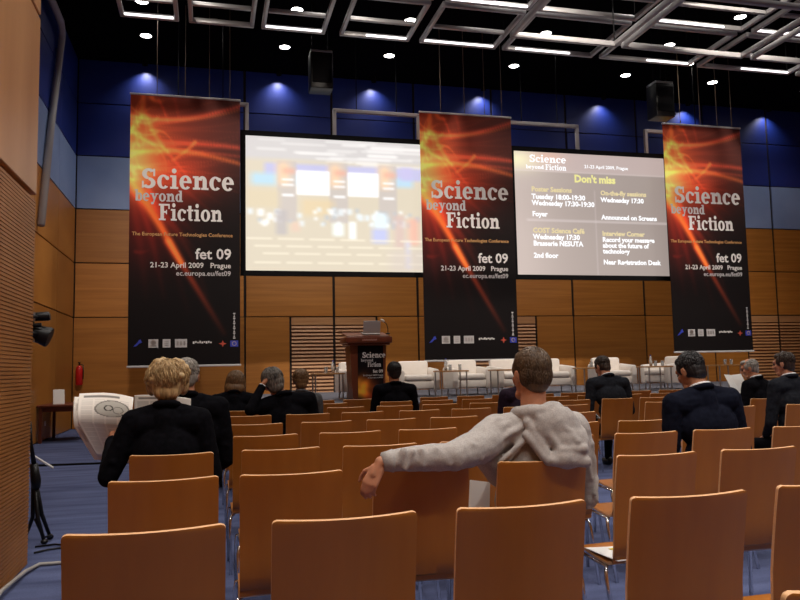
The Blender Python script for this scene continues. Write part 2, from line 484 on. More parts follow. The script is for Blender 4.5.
def glyph(ch):
    s = HL
    if ch == 'c': return ring(.34, .37, .34, .35, ST, s, 48, 318) + dot(.55, .55, .105), .66
    if ch == 'e': return ring(.34, .37, .34, .35, ST, s, 0, 318) + rc(.1, .32, .68, .32+s), .70
    if ch == 'o': return ring(.36, .37, .36, .35, ST, s), .74
    if ch == 'i': return rc(.11, 0, .11+ST, XH) + rc(0, 0, .45, s) + rc(0, XH-s, .2, XH) + dot(.22, .93, .13), .46
    if ch == 'n': return rc(.1, 0, .1+ST, XH) + rc(0, 0, .42, s) + rc(0, XH-s, .2, XH) + rc(.55, 0, .55+ST, .45) + rc(.47, 0, .88, s) + ring(.25, .27, .53, .45, ST, s+.03, 0, 170), .88
    if ch == 'b': return rc(.1, 0, .1+ST, 1.0) + rc(0, 1-s, .2, 1.0) + ring(.33, .37, .46, .35, ST, s), .80
    if ch == 'd': return rc(.45, 0, .45+ST, 1.0) + rc(.35, 1-s, .5, 1.0) + rc(.5, 0, .8, s) + ring(.33, .37, .34, .35, ST, s), .80
    if ch == 't': return rc(.12, .16, .12+ST, .92) + rc(0, XH-s, .5, XH) + ring(.2, .2, .32, .2, ST-.04, s, 180, 320), .52
    if ch == 'y': return [[(.1, XH), (.36, XH), (.52, .2), (.4, 0)], [(.62, XH), (.74, XH), (.36, -.26), (.22, -.26)]] + rc(0, XH-s, .42, XH) + rc(.54, XH-s, .86, XH) + dot(.2, -.18, .11), .86
    if ch == 'F': return rc(.12, 0, .12+ST+.04, 1.0) + rc(0, 0, .52, s) + rc(0, 1-s, .82, 1.0) + rc(.72, .7, .82, 1.0) + rc(.3, .46, .6, .46+s) + rc(.54, .38, .62, .64), .86
    if ch == 'S':
        return ring(.36, .285, .38, .735, ST+.02, s+.04, 30, 265) + ring(.38, .285, .38, .265, ST+.02, s+.04, -150, 92) + rc(.63, .62, .73, 1.0) + rc(.02, 0, .12, .36), .80
    return [], .4
def slab(name, text, x0, x1, z, material, parent, y=-0.01, caph=None):
    quads, pen = [], 0.0
    for ch in text:
        g, w = glyph(ch)
        for p in g: quads.append([(x+pen, zz) for x, zz in p])
        pen += w+0.05
    pen -= 0.05
    k = (x1-x0)/pen
    kz = caph if caph else k
    b = B()
    for i, q in enumerate(quads):
        e = 0.00004*i
        prism(b, [(x0+x*k, z+zz*kz) for x, zz in q], y-e, y+.004)
    return obj(name, b, material, parent)

M['print_white'] = mat('white_print', (0.75, 0.74, 0.74), 0.6)
M['print_grey'] = mat('pale_print', (0.55, 0.54, 0.56), 0.6)
M['print_orange'] = mat('orange_print', (0.62, 0.33, 0.12), 0.6)
M['print_blue'] = mat('blue_print', (0.03, 0.05, 0.45), 0.6)
M['print_red'] = mat('red_print', (0.5, 0.07, 0.04), 0.6)
M['print_yellow'] = mat('yellow_print', (0.8, 0.6, 0.05), 0.6)

def attr_mat(name, rough=0.55, emit=0.0):
    m = mat(name, (0.5, 0.5, 0.5), rough)
    nt = m.node_tree
    a = nt.nodes.new('ShaderNodeAttribute'); a.attribute_name = 'print'
    b = nt.nodes['Principled BSDF']
    if emit:
        b.inputs['Base Color'].default_value = (0.02, 0.02, 0.02, 1)
        nt.links.new(a.outputs['Color'], b.inputs['Emission Color'])
        b.inputs['Emission Strength'].default_value = emit
    else:
        nt.links.new(a.outputs['Color'], b.inputs['Base Color'])
    return m

def lin(c):
    c = np.clip(np.asarray(c, float), 0, 1)
    return np.where(c <= 0.04045, c/12.92, ((c+0.055)/1.055)**2.4)

def art_grid(w, h, nx, ny, fn, name, material, parent, y=0.0, back=0.012, ripple=None):
    """printed sheet w x h in x,z with thickness; fn(x, y_from_top) gives sRGB"""
    u = np.linspace(0, 1, nx+1); v = np.linspace(0, 1, ny+1)
    X, V = np.meshgrid(u*w, v*h)
    rgb = lin(fn(X, V).reshape(-1, 3))
    front = np.stack([X.ravel()-w/2, np.full(X.size, y), h-V.ravel()], 1)
    if ripple is not None: front[:, 1] += ripple(X.ravel(), V.ravel())
    rear = front + np.array([0, back, 0])
    n = X.size
    idx = np.arange(n).reshape(ny+1, nx+1)
    q = np.stack([idx[:-1, :-1], idx[1:, :-1], idx[1:, 1:], idx[:-1, 1:]], -1).reshape(-1, 4)
    ring_ = np.concatenate([idx[0, :], idx[1:, -1], idx[-1, -2::-1], idx[-2:0:-1, 0]])
    side = np.stack([ring_, np.roll(ring_, -1), np.roll(ring_, -1)+n, ring_+n], 1)
    faces = np.concatenate([q, q[:, ::-1]+n, side])
    me = bpy.data.meshes.new(name)
    me.from_pydata(np.concatenate([front, rear]).tolist(), [], faces.tolist())
    at = me.color_attributes.new('print', 'FLOAT_COLOR', 'POINT')
    colr = np.concatenate([np.tile(rgb, (2, 1)), np.ones((2*n, 1))], 1).astype(np.float32)
    at.data.foreach_set('color', colr.ravel())
    me.update()
    return mesh_obj(name, me, material, parent)

# ------------------------------------------------------------------ banners
BW, BH = 2.34, 5.98
def streak(X, Y, p0, p1, p2, w0, w1, f0, f1, k=40):
    t = np.linspace(0, 1, k)[:, None]
    pts = (1-t)**2*np.array(p0)+2*t*(1-t)*np.array(p1)+t**2*np.array(p2)
    out = np.zeros(X.shape)
    for i in range(k):
        tt = i/(k-1)
        w = w0+(w1-w0)*tt; f = f0+(f1-f0)*tt
        d2 = (X-pts[i, 0])**2+(Y-pts[i, 1])**2
        out = np.maximum(out, f*np.exp(-d2/(w*w)))
    return out
def cr(cx, cy): return ((cx-50)/720*BW, (cy-45)/1800*BH)
def cr2(cx, cy): return cr(cx, cy+500)
def cr3(cx, cy): return cr((120+cx/4.8-125)*6.667, (245+cy/4.8-90)*6.667)
def banner_art(X, Y):
    U, V = X/BW, Y/BH
    c = np.zeros(X.shape+(3,)); c[:] = (0.055, 0.042, 0.048)
    def add(a, col):
        for i in range(3): c[..., i] += a*col[i]
    # reddish haze left and top, brown on the right
    add(np.exp(-(U/.66)**2-((V-.12)/.24)**2), (.62, .16, .07))
    add(np.exp(-((U-.95)/.8)**2-((V-.10)/.22)**2), (.24, .14, .13))
    add(np.exp(-((U-.45)/.3)**2-((V-.30)/.09)**2), (.40, .09, .04))
    add(np.exp(-(U/.26)**2-((V-.21)/.12)**2), (.50, .33, .11))
    add(np.exp(-((U-.02)/.20)**2-((V-.28)/.09)**2), (.52, .37, .22))
    add(np.exp(-((U-.15)/.3)**2-((V-.48)/.16)**2), (.22, .03, .02))
    S = lambda *a: streak(X, Y, *a)
    orange, red, yel = (.75, .33, .10), (.65, .17, .09), (.60, .42, .15)
    add(S(cr(50, 215), cr(360, 245), cr(770, 90), .07, .045, .9, .8), red)
    add(S(cr(50, 200), cr(400, 250), cr(770, 115), .04, .03, .8, .35), orange)
    add(S(cr(50, 400), cr(330, 345), cr(770, 380), .08, .05, .9, .7), red)
    add(S(cr(50, 455), cr(330, 375), cr(770, 490), .07, .05, 1.0, .55), orange)
    add(S(cr(300, 410), cr(520, 420), cr(770, 440), .05, .03, .4, .35), red)
    add(S(cr(130, 50), cr(130, 240), cr(40, 300), .06, .07, .55, .9), orange)
    add(S(cr(180, 50), cr(200, 110), cr(260, 85), .07, .04, .7, .2), orange)
    add(S(cr(150, 200), cr(200, 330), cr(290, 430), .07, .04, .8, .5), orange)
    add(S(cr(60, 300), cr(140, 370), cr(260, 400), .07, .04, .8, .5), yel)
    add(S(cr(290, 430), cr(360, 520), cr(430, 600), .04, .03, .4, .1), red)
    add(S(cr(330, 480), cr(420, 420), cr(470, 355), .03, .04, .4, .8), orange)
    add(S(cr(230, 80), cr(270, 150), cr(290, 230), .04, .03, .35, .3), red)
    add(S(cr(330, 60), cr(350, 120), cr(360, 190), .05, .03, .2, .15), red)
    rg = np.random.RandomState(21)
    for k in range(22):
        ys_ = rg.uniform(.4, 2.0); ye = ys_+rg.uniform(-.9, .7)
        add(S((-.05, ys_), (rg.uniform(.5, 1.2), ys_+rg.uniform(-.35, .35)), (BW+.1, ye), rg.uniform(.02, .05), .02, rg.uniform(.12, .34), .06), (.7, .24, .12))
    for k in range(16):
        a = rg.uniform(0, 6.28); cx, cy = rg.uniform(.0, .6), rg.uniform(.3, 2.0)
        add(S((cx, cy), (cx+.35*math.cos(a), cy+.5*math.sin(a)), (cx+.6*math.cos(a+.7), cy+.7*math.sin(a+.7)), .03, .02, rg.uniform(.2, .45), .05), (.75, .42, .15))
    for k in range(9):
        xe = rg.uniform(.3, 2.1)
        add(S((.08, 1.75), (xe*.35, 2.5), (xe, rg.uniform(3.0, 4.3)), .05, .035, rg.uniform(.12, .28), .0), (.6, .12, .06))
    # rays falling to the lower right
    add(S(cr2(60, 140), cr2(230, 380), cr3(300, 100), .10, .07, 1.1, 1.0), orange)
    add(S(cr3(240, 0), cr3(350, 180), cr3(500, 430), .075, .06, .85, .1), (.85, .25, .12))
    add(S(cr2(120, 200), cr2(420, 460), cr3(420, 250), .10, .05, .35, .05), red)
    add(S(cr2(80, 200), cr2(190, 420), cr3(220, 260), .08, .06, .5, .06), (.5, .09, .05))
    add(S(cr2(60, 200), cr2(110, 440), cr3(140, 260), .10, .07, .35, .04), (.45, .07, .04))
    add(S(cr2(160, 200), cr2(280, 400), cr3(330, 330), .10, .07, .35, .04), (.5, .08, .05))
    add(S(cr2(300, 100), cr2(460, 220), cr2(680, 420), .05, .04, .35, .03), (.4, .08, .05))
    add(S(cr2(330, 60), cr2(460, 140), cr2(640, 270), .04, .03, .3, .03), (.4, .08, .05))
    add(S(cr3(90, 50), cr3(120, 56), cr3(150, 42), .04, .03, .4, .1), (.4, .07, .05))
    c = np.clip(c, 0, 1)**0.88
    return c
M['banner'] = attr_mat('printed_banner_cloth', 0.7)
M['banner'].node_tree.nodes['Principled BSDF'].inputs['Specular IOR Level'].default_value = 0.15
def make_banner(loc, label):
    t = tag(empty('event_banner', loc), label, 'banner', 'tall event banners hung before the wall')
    art_grid(BW, BH, 78, 190, banner_art, 'printed_sheet', M['banner'], t, ripple=lambda x, v: 0.0025*np.sin(x*2.2+0.4)*np.sin(v*0.6))
    for nm, z in (('top_rail', BH-0.015), ('bottom_rail', 0.0)):
        b = B(); box(b, (0, 0.0, z), (BW+0.04, 0.045, 0.045), 0.012); obj(nm, b, M['print_grey'], t)
    for x in (-0.62, -0.02, 0.5, 0.95):
        b = B(); tube(b, [(x, 0.02, BH), (x, 0.02, ZC-loc[2])], 0.009, 6); obj('hanging_wire', b, M['wire'], t)
    Z = lambda f: BH*(1-f)
    Xf = lambda f: (f-.5)*BW
    yy = -0.007
    w, g = M['print_white'], M['print_grey']
    slab('title_lettering', 'Science', Xf(.105), Xf(.945), Z(.352), w, t, yy, .43)
    slab('title_lettering', 'beyond', Xf(.045), Xf(.475), Z(.400), g, t, yy, .25)
    slab('title_lettering', 'Fiction', Xf(.26), Xf(.835), Z(.470), w, t, yy, .365)
    sans('tagline_lettering', 'The European Future Technologies Conference', .1095, M['print_orange'], t, (Xf(.025), yy, Z(.527)), bold=.012)
    sans('date_lettering', 'fet 09', .33, w, t, (Xf(.92), yy, Z(.610)), 'RIGHT', .018)
    sans('date_lettering', '21-23 April 2009   Prague', .163, w, t, (Xf(.915), yy, Z(.643)), 'RIGHT', .014)
    sans('web_address_lettering', 'ec.europa.eu/fet09', .155, g, t, (Xf(.915), yy, Z(.672)), 'RIGHT', .01)
    # sponsor marks along the foot
    zb = Z(.918)
    b = B()
    prism(b, [(-.09, -.07), (-.02, -.05), (.03, .0), (.09, .02), (.06, .09), (.02, .07), (.0, .03), (-.04, -.01)], 0, .004); obj('sponsor_mark', b, M['print_blue'], t, (Xf(.085), yy, zb))
    for f, sw, kind in ((.222, .20, 0), (.338, .16, 1), (.465, .25, 2)):
        b = B(); box(b, (0, 0, 0), (sw, .006, .18)); s = obj('sponsor_mark', b, g, t, (Xf(f), yy, zb))
        b = B()
        if kind == 0: prism(b, [(.055*math.cos(a*math.pi/8), .02+.05*math.sin(a*math.pi/8)) for a in range(16)], -.006, -.002); box(b, (0, -.005, -.05), (.13, .004, .025))
        elif kind == 1:
            for q in (-.04, 0, .04): box(b, (0, -.005, q), (.08, .004, .014))
        else:
            for q in (-.07, 0, .07): box(b, (q, -.005, .0), (.035, .004, .09))
        obj('mark_emblem', b, M['steel'], s)
    b = B()
    for i in range(9): box(b, (-.18+i*.045, 0, .012*(i % 2)), (.034, .006, .05-.01*(i % 3)))
    obj('sponsor_mark', b, w, t, (Xf(.655), yy, zb+.01))
    b = B(); prism(b, [(.085*math.cos(R(90*i/2))*(1 if i % 2 == 0 else .35), .075*math.sin(R(90*i/2))*(1 if i % 2 == 0 else .35)) for i in range(8)], 0, .004); obj('sponsor_mark', b, M['print_red'], t, (Xf(.84), yy, zb-.02))
    b = B(); box(b, (0, 0, 0), (.17, .006, .13)); s = obj('sponsor_mark', b, M['print_blue'], t, (Xf(.945), yy, zb-.02))
    b = B()
    for i in range(12): box(b, (.042*math.cos(R(30*i)), -.005, .042*math.sin(R(30*i))), (.012, .004, .012))
    obj('mark_emblem', b, M['print_yellow'], s)
    b = B()
    for i in range(16): box(b, (0, 0, -.28+.036*i), (.05-.016*(i % 3), .006, .024))
    obj('sponsor_mark', b, g, t, (Xf(.945), yy, zb+.38))
make_banner((-0.545, 17.0, 1.50), 'tall red and black event banner hung left of the left screen')
make_banner((6.01, 17.0, 1.51), 'tall red and black event banner hung between the two screens')
make_banner((12.60, 17.0, 1.62), 'tall red and black event banner hung right of the right screen')

# ------------------------------------------------------------------ projection screens
SWID, SHGT = 4.30, 3.17
M['screen_img'] = attr_mat('projected_image', 0.6, emit=1.0)
M['feed_img'] = attr_mat('projected_feed', 0.6, emit=1.12)
def feed_art(X, Y):
    """live picture of the hall, washed out"""
    w, h = SWID, SHGT
    U, V = X/w, Y/h
    c = np.zeros(X.shape+(3,)); c[:] = (.88, .845, .78)
    rng = np.random.RandomState(3)
    def sm(d, e=.012): return np.clip(.5+d/e*.5, 0, 1)
    def rect(u0, v0, u1, v1, col, a=1.0, e=.012):
        e = .004+e*.4
        v0, v1 = np.interp([v0, v1], [-.1, 0, .24, .535, .72, 1, 1.1], [-.1, 0, .17, .43, .66, 1, 1.1])
        m = sm(U-u0, e)*sm(u1-U, e)*sm(V-v0, e)*sm(v1-V, e)*a
        for i in range(3): c[..., i] = c[..., i]*(1-m)+col[i]*m
    rect(-.1, -.1, 1.1, .24, (.86, .845, .84), e=.05)
    for k in range(26):
        v = rng.uniform(.01, .26); u = rng.uniform(.0, .95); l = rng.uniform(.08, .4)
        if v > .14: u = max(u, .25+(v-.14)*2)
        rect(u, v, u+l, v+rng.uniform(.008, .02), (1, .99, .98), rng.uniform(.4, .95), .02)
    rect(.10, .27, .99, .38, (.80, .80, .93), .85, .03)
    rect(.03, .36, .33, .46, (.78, .89, .95), .9, .05); rect(.70, .36, .93, .44, (.78, .88, .95), .9, .04)
    rect(.86, .26, .93, .38, (.82, .80, .92), .8, .03)
    for u0 in (.168, .452, .732):
        rect(u0, .25, u0+.105, .70, (.83, .80, .78), .9)
        rect(u0, .26, u0+.07, .46, (.98, .86, .74), .8, .06)
        rect(u0+.03, .31, u0+.10, .36, (.93, .73, .66), .6, .03)
        for v in (.40, .445, .53): rect(u0+.025, v, u0+.09, v+.017, (1, 1, 1), .9)
    for u0, u1 in ((.272, .455), (.556, .732)): rect(u0, .325, u1, .535, (1, 1, 1), 1.0)
    rect(.0, .50, .18, .62, (.89, .84, .74), .7, .05); rect(.30, .56, .48, .66, (.92, .84, .70), .6, .05)
    for k in range(54):
        u = rng.uniform(.02, .98); v = rng.uniform(.615, .715); s = rng.uniform(.007, .018)
        rect(u-s, v-s, u+s, v+s*1.4, [(1, 1, 1), (.80, .81, .82), (.93, .95, .96)][k % 3], .8, .02)
    rect(.16, .63, .22, .78, (.79, .77, .77), .8, .03); rect(.24, .70, .29, .76, (.93, .82, .76), .6, .03)
    rect(.47, .70, .53, .78, (.97, 1, 1), .9, .03); rect(.56, .69, .60, .80, (.99, 1, 1), .9, .02)
    rect(.70, .64, .78, .73, (.93, .98, 1), .9, .04); rect(.69, .73, .78, .82, (.80, .82, .95), .9, .04)
    rect(.82, .64, .88, .85, (.87, .78, .76), .7, .04); rect(.90, .66, .96, .83, (.95, .76, .70), .7, .04)
    rect(.88, .80, .91, .98, (.86, .86, .93), .7, .03)
    for v in (.80, .845, .89, .945):
        for u in np.arange(.0+.05*(v*20 % 2), 1.0, .17): rect(u, v, u+.14, v+.009, (.98, .95, .88), .8)
    rect(.79, .86, 1.0, 1.0, (.86, .82, .80), .5, .08)
    m = c.mean(axis=2, keepdims=True)
    return np.clip(m+(c-m)*1.3-.015-.2*(.93-m)*(m < .93), 0, 1)
def slide_art(X, Y):
    U, V = X/SWID, Y/SHGT
    c = np.zeros(X.shape+(3,)); c[:] = (.665, .61, .585)
    c *= (1.10-.17*U+.05*(V-.5)+.10*np.exp(-((U)/.25)**2))[..., None]
    def sm(d, e=.01): return np.clip(.5+d/e*.5, 0, 1)
    def mix(m, col):
        for i in range(3): c[..., i] = c[..., i]*(1-m)+col[i]*m
    mix(sm(.155-V, .012)*.45, (.90, .80, .79))
    mix(np.exp(-((U)/.16)**2-((V-.07)/.09)**2)*.95, (1, .97, .80))
    mix(np.exp(-((U-.22)/.1)**2-((V-.04)/.05)**2)*.5, (.96, .72, .62))
    mix(sm(V-.150, .006)*sm(.160-V, .006)*.5, (.92, .86, .85))
    mix(sm(V-.553, .006)*sm(.563-V, .006)*sm(U-.07)*.75, (.93, .88, .88))
    mix(sm(U-.512, .004)*sm(.518-U, .004)*sm(V-.30)*.5, (.84, .79, .79))
    return np.clip(c, 0, 1)
def emis(name, col, s=1.0): return mat(name, (0.02, 0.02, 0.02), 0.6, emit=col, emit_s=s)
M['txt_white'] = emis('projected_white', (0.98, 0.98, 1.0), 1.1)
M['txt_yellow'] = emis('projected_yellow', (0.84, 0.78, 0.30))
M['txt_sand'] = emis('projected_sand', (0.78, 0.65, 0.36))
def screen(x0, z0, label, fn, nx, ny, brackets):
    t = tag(empty('projection_screen', (x0+SWID/2, 17.5, z0)), label, 'projection screen')
    art_grid(SWID, SHGT, nx, ny, fn, 'screen_surface', M['feed_img' if fn is feed_art else 'screen_img'], t)
    b = B(); f = .12
    for a, c_ in (((-SWID/2-f, -.02, -f), (-SWID/2, .05, SHGT+f)), ((SWID/2, -.02, -f), (SWID/2+f, .05, SHGT+f)), ((-SWID/2, -.02, -f), (SWID/2, .05, 0)), ((-SWID/2, -.02, SHGT), (SWID/2, .05, SHGT+f))):
        box2(b, a, c_)
    obj('screen_frame', b, M['black'], t)
    for off in brackets:
        fb = B()
        for a in (-1.045, 1.045): box(fb, (a, 0.0, .35), (.085, .085, .72), .01)
        box(fb, (0, 0.0, .70), (2.17, .085, .085), .01)
        obj('hanging_bracket', fb, M['pipe'], t, (off, 0.06, SHGT+.05))
        for k in (-.5, .5):
            q = B(); tube(q, [(k, 0, .70), (k, 0, ZC-z0-SHGT-.05)], .012, 6)
            obj('hanging_wire', q, M['black'], t, (off, 0.06, SHGT+.05))
    return t
s1 = screen(0.77, 3.655, 'left projection screen with a washed-out live picture of the hall', feed_art, 260, 194, (-3.16, .995))
s2 = screen(7.44, 3.63, 'right projection screen with a grey text slide headed in yellow', slide_art, 120, 96, (-1.375, 2.73))
def slide_text(s, px_u, px_v, size, material, slabf=False, bold=.02, sx=1.0):
    return sans('slide_lettering', s, size, material, s2, ((px_u-.5)*SWID, -.008, (1-px_v)*SHGT), 'LEFT', bold, .001, sx)
slab('slide_lettering', 'Science', (.10-.5)*SWID, (.335-.5)*SWID, (1-.085)*SHGT, M['txt_white'], s2, -.008, .19)
slab('slide_lettering', 'beyond', (.075-.5)*SWID, (.19-.5)*SWID, (1-.140)*SHGT, M['txt_white'], s2, -.008, .10)
slab('slide_lettering', 'Fiction', (.20-.5)*SWID, (.335-.5)*SWID, (1-.145)*SHGT, M['txt_white'], s2, -.008, .145)
slide_text('21-23 April 2009, Prague', .455, .115, .125, M['txt_white'])
slide_text("Don't miss", .385, .235, .27, M['txt_yellow'], bold=.045)
L1 = .105
for v, s, mt in ((.325, 'Poster Sessions', 'txt_sand'), (.385, 'Tuesday 18:00-19:30', 'txt_white'), (.437, 'Wednesday 17:30-19:30', 'txt_white'), (.527, 'Foyer', 'txt_white'),
                 (.660, 'COST Science Café', 'txt_sand'), (.712, 'Wednesday 17:30', 'txt_white'), (.765, 'Brasserie NESUTA', 'txt_white'), (.862, '2nd floor', 'txt_white')):
    slide_text(s, L1, v, .178, M[mt], bold=.04)
L2 = .555
for v, s, mt in ((.335, 'On-the-fly sessions', 'txt_sand'), (.392, 'Wednesday 17:30', 'txt_white'), (.537, 'Announced on Screens', 'txt_white'),
                 (.672, 'Interview Corner', 'txt_sand'), (.722, 'Record your message', 'txt_white'), (.770, 'about the future of', 'txt_white'), (.818, 'technology', 'txt_white'), (.908, 'Near Registration Desk', 'txt_white')):
    slide_text(s, L2, v, .172, M[mt], bold=.04)
# ------------------------------------------------------------------ stage furniture
def make_armchair():
    t = empty('armchair')
    W, D, H = .84, .76, .76
    b = B(); box2(b, (-.32, -.36, .16), (.32, .34, .33), .03); obj('seat_base', b, M['leather'], t, smooth=True, angle=50)
    b = B(); box2(b, (-.295, -.385, .335), (.295, .22, .46), .045); obj('seat_cushion', b, M['leather'], t, smooth=True, angle=60)
    b = B()
    prism_pts = [(-.33, .0), (.33, .0), (.34, .58), (.30, .61), (-.30, .61), (-.34, .58)]
    tb = bmesh.new(); prism(tb, prism_pts, 0, .13)
    bmesh.ops.bevel(tb, geom=tb.edges[:], offset=.035, segments=3, profile=.5, affect='EDGES')
    bmesh.ops.transform(tb, matrix=Matrix.Translation((0, .23, .16)) @ Matrix.Rotation(R(-8), 4, 'X'), verts=tb.verts)
    join(b, tb); obj('backrest', b, M['leather'], t, smooth=True, angle=60)
    for s in (-1, 1):
        tb = bmesh.new()
        prism(tb, [(-.065, 0), (.065, 0), (.065, .40), (.04, .455), (-.04, .455), (-.065, .40)], -.38, .36)
        bmesh.ops.bevel(tb, geom=tb.edges[:], offset=.025, segments=3, profile=.5, affect='EDGES')
        for v in tb.verts:
            if v.co.z > .2: v.co.z += (v.co.y-(-.0))*.06
        bmesh.ops.translate(tb, vec=(s*.375, 0, .14), verts=tb.verts)
        b = B(); join(b, tb); obj('armrest', b, M['leather'], t, smooth=True, angle=60)
        for y in (-.30, .28):
            b = B(); tube(b, [(s*.34, y, .17), (s*.35, y*1.06, 0)], [.018, .013], 8); obj('leg', b, M['steel'], t)
    return t
AC = [((3.03, 15.75), 6, 'cream leather armchair half hidden behind the left side of the lectern'),
      ((4.27, 15.75), -4, 'cream leather armchair just right of the lectern, behind the man in black'),
      ((5.42, 15.75), 0, 'cream leather armchair under the middle banner, between two small tables'),
      ((6.44, 15.75), 2, 'cream leather armchair under the right half of the middle banner'),
      ((7.42, 15.75), -4, 'cream leather armchair just right of the grey-hooded man\'s head'),
      ((8.93, 15.75), -6, 'cream leather armchair just right of the man in charcoal suit'),
      ((10.33, 15.75), -78, 'cream leather armchair turned sideways beneath the right banner')]
arm0 = None
for (x, y), rz, lab in AC:
    if arm0 is None: arm0 = t = make_armchair()
    else: t = copy_tree(arm0)
    t.location = (x, y, SZ); t.rotation_euler.z = R(rz)
    tag(t, lab, 'armchair', 'cream armchairs on the stage')

def make_side_table():
    t = empty('side_table')
    b = B(); box(b, (0, 0, .525), (.62, .5, .03), .005); obj('table_top', b, M['maple'], t)
    for sx in (-1, 1):
        for sy in (-1, 1):
            b = B(); tube(b, [(sx*.27, sy*.21, .51), (sx*.27, sy*.21, 0)], .016, 8); obj('leg', b, M['steel'], t)
        b = B(); tube(b, [(sx*.27, -.21, .02), (sx*.27, .21, .02)], .013, 8); obj('foot_bar', b, M['steel'], t)
    return t
tab0 = None
TB = [((2.25, 15.0), 'honey wood side table left of the lectern with a bottle on it'),
      ((4.80, 14.95), 'honey wood side table at the left edge of the middle banner'),
      ((6.00, 14.9), 'honey wood side table under the middle banner, partly behind a brown-haired head'),
      ((7.98, 14.95), 'honey wood side table left of the man in charcoal suit'),
      ((9.53, 14.95), 'honey wood side table right of the man in charcoal suit'),
      ((11.30, 14.95), 'honey wood side table right of the balding man\'s head')]
def make_bottle():
    t = empty('water_bottle')
    b = B(); lathe(b, [(.028, 0), (.032, .01), (.032, .15), (.026, .18), (.013, .215), (.013, .235)], seg=14); obj('bottle_body', b, M['bottle'], t, smooth=True, angle=40)
    b = B(); lathe(b, [(.0325, .06), (.0328, .061), (.0328, .12), (.0325, .121)], seg=14); obj('bottle_label', b, M['white'], t, smooth=True, angle=40)
    b = B(); lathe(b, [(.015, .228), (.015, .25)], seg=10); obj('cap', b, M['print_blue'], t)
    return t
M['bottle'] = mat('pale_clear_plastic', (0.80, 0.84, 0.86), 0.12)
M['bottle'].node_tree.nodes['Principled BSDF'].inputs['Transmission Weight'].default_value = 0.75
bot0 = gl0 = None
for i, ((x, y), lab) in enumerate(TB):
    if tab0 is None: tab0 = t = make_side_table()
    else: t = copy_tree(tab0)
    t.location = (x, y, SZ)
    tag(t, lab, 'side table', 'small wooden side tables on the stage')
    zt = SZ+.54
    where = ['left of the lectern', 'at the left edge of the middle banner', 'behind the brown-haired head', 'left of the charcoal suit', 'right of the charcoal suit', 'beneath the right banner'][i]
    if i in (0, 1, 4):
        if bot0 is None: bot0 = c = make_bottle()
        else: c = copy_tree(bot0)
        c.location = (x+(.10 if i == 0 else -.12), y-.05, zt)
        tag(c, f'small water bottle on the side table {where}', 'bottle', 'water bottles on the stage tables')
    for k, dx in enumerate(((.2, .0), (-.05, -.12), (.06, .1))[: 2 if i != 2 else 1]):
        if gl0 is None:
            b = B(); lathe(b, [(.030, 0), (.036, .12), (.033, .12), (.027, .008)], seg=14); gl0 = g = obj('drinking_glass', b, M['bottle'], smooth=True, angle=40)
        else: g = gl0.copy(); COL.objects.link(g)
        g.location = (x+dx[0], y+dx[1], zt)
        tag(g, f'{("right-hand", "left-hand", "middle")[k]} drinking glass on the side table {where}', 'glass', 'drinking glasses on the stage tables')

# lectern
t = tag(empty('lectern', (2.945, 14.35, SZ)), 'dark red wooden lectern with a printed event poster on its front', 'lectern')
b = B()
tb = bmesh.new(); prism(tb, [(-.31, 0), (.31, 0), (.36, 1.10), (-.36, 1.10)], -.02, .52); join(b, tb)
obj('cabinet', b, M['lectern'], t)
b = B(); box2(b, (-.45, -.16, 1.10), (.45, .56, 1.22), .015); box2(b, (-.41, -.12, 1.06), (.41, .54, 1.10), .01); obj('desk_top', b, M['lectern'], t, smooth=True, angle=40)
b = B(); box(b, (0, .22, 1.27), (.84, .62, .03), .008, rot=Matrix.Rotation(R(9), 3, 'X')); obj('reading_board', b, M['lectern'], t)
PWD, PHT = .50, 1.02
def lect_art(X, Y):
    U, V = X/PWD, Y/PHT
    c = np.zeros(X.shape+(3,)); c[:] = (.07, .06, .075)
    def add(a, col):
        for i in range(3): c[..., i] += a*col[i]
    g = np.exp(-((U-.1)/.5)**2-((V-.78)/.2)**2)
    n = np.sin(U*9+np.sin(V*11)*1.6)*np.sin(V*14+U*5)*.25+.85
    add(g*n, (1.0, .32, .06)); add(np.exp(-((U-.05)/.36)**2-((V-.80)/.17)**2)*n, (.4, .62, .16))
    add(np.exp(-((U-.5)/.3)**2-((V-.95)/.12)**2)*n, (.35, .08, .04))
    return c
pp = art_grid(PWD, PHT, 30, 60, lect_art, 'front_poster', M['banner'], t)
pp.location = (.04, -.034, .03)
slab('poster_lettering', 'Science', -.20+.04, .25+.04, .79, M['print_white'], pp, -.006, .105)
slab('poster_lettering', 'beyond', -.23+.04, .05, .715, M['print_grey'], pp, -.006, .055)
slab('poster_lettering', 'Fiction', -.06, .20, .615, M['print_white'], pp, -.006, .085)
sans('poster_lettering', 'fet 09', .085, M['print_white'], pp, (.24, -.006, .50), 'RIGHT', .02, .001)
sans('poster_lettering', '21-23 April 2009 Prague', .04, M['print_white'], pp, (.24, -.006, .44), 'RIGHT', .01, .001)
sans('poster_lettering', 'ec.europa.eu/fet09', .04, M['print_grey'], pp, (.24, -.006, .395), 'RIGHT', .01, .001)
b = B()
for i in range(12): box(b, (-.13+i*.024, -.162, 1.155+.006*(i % 2)), (.016, .006, .03))
obj('venue_lettering', b, mat('rose_print', (.45, .22, .18), .5), t)
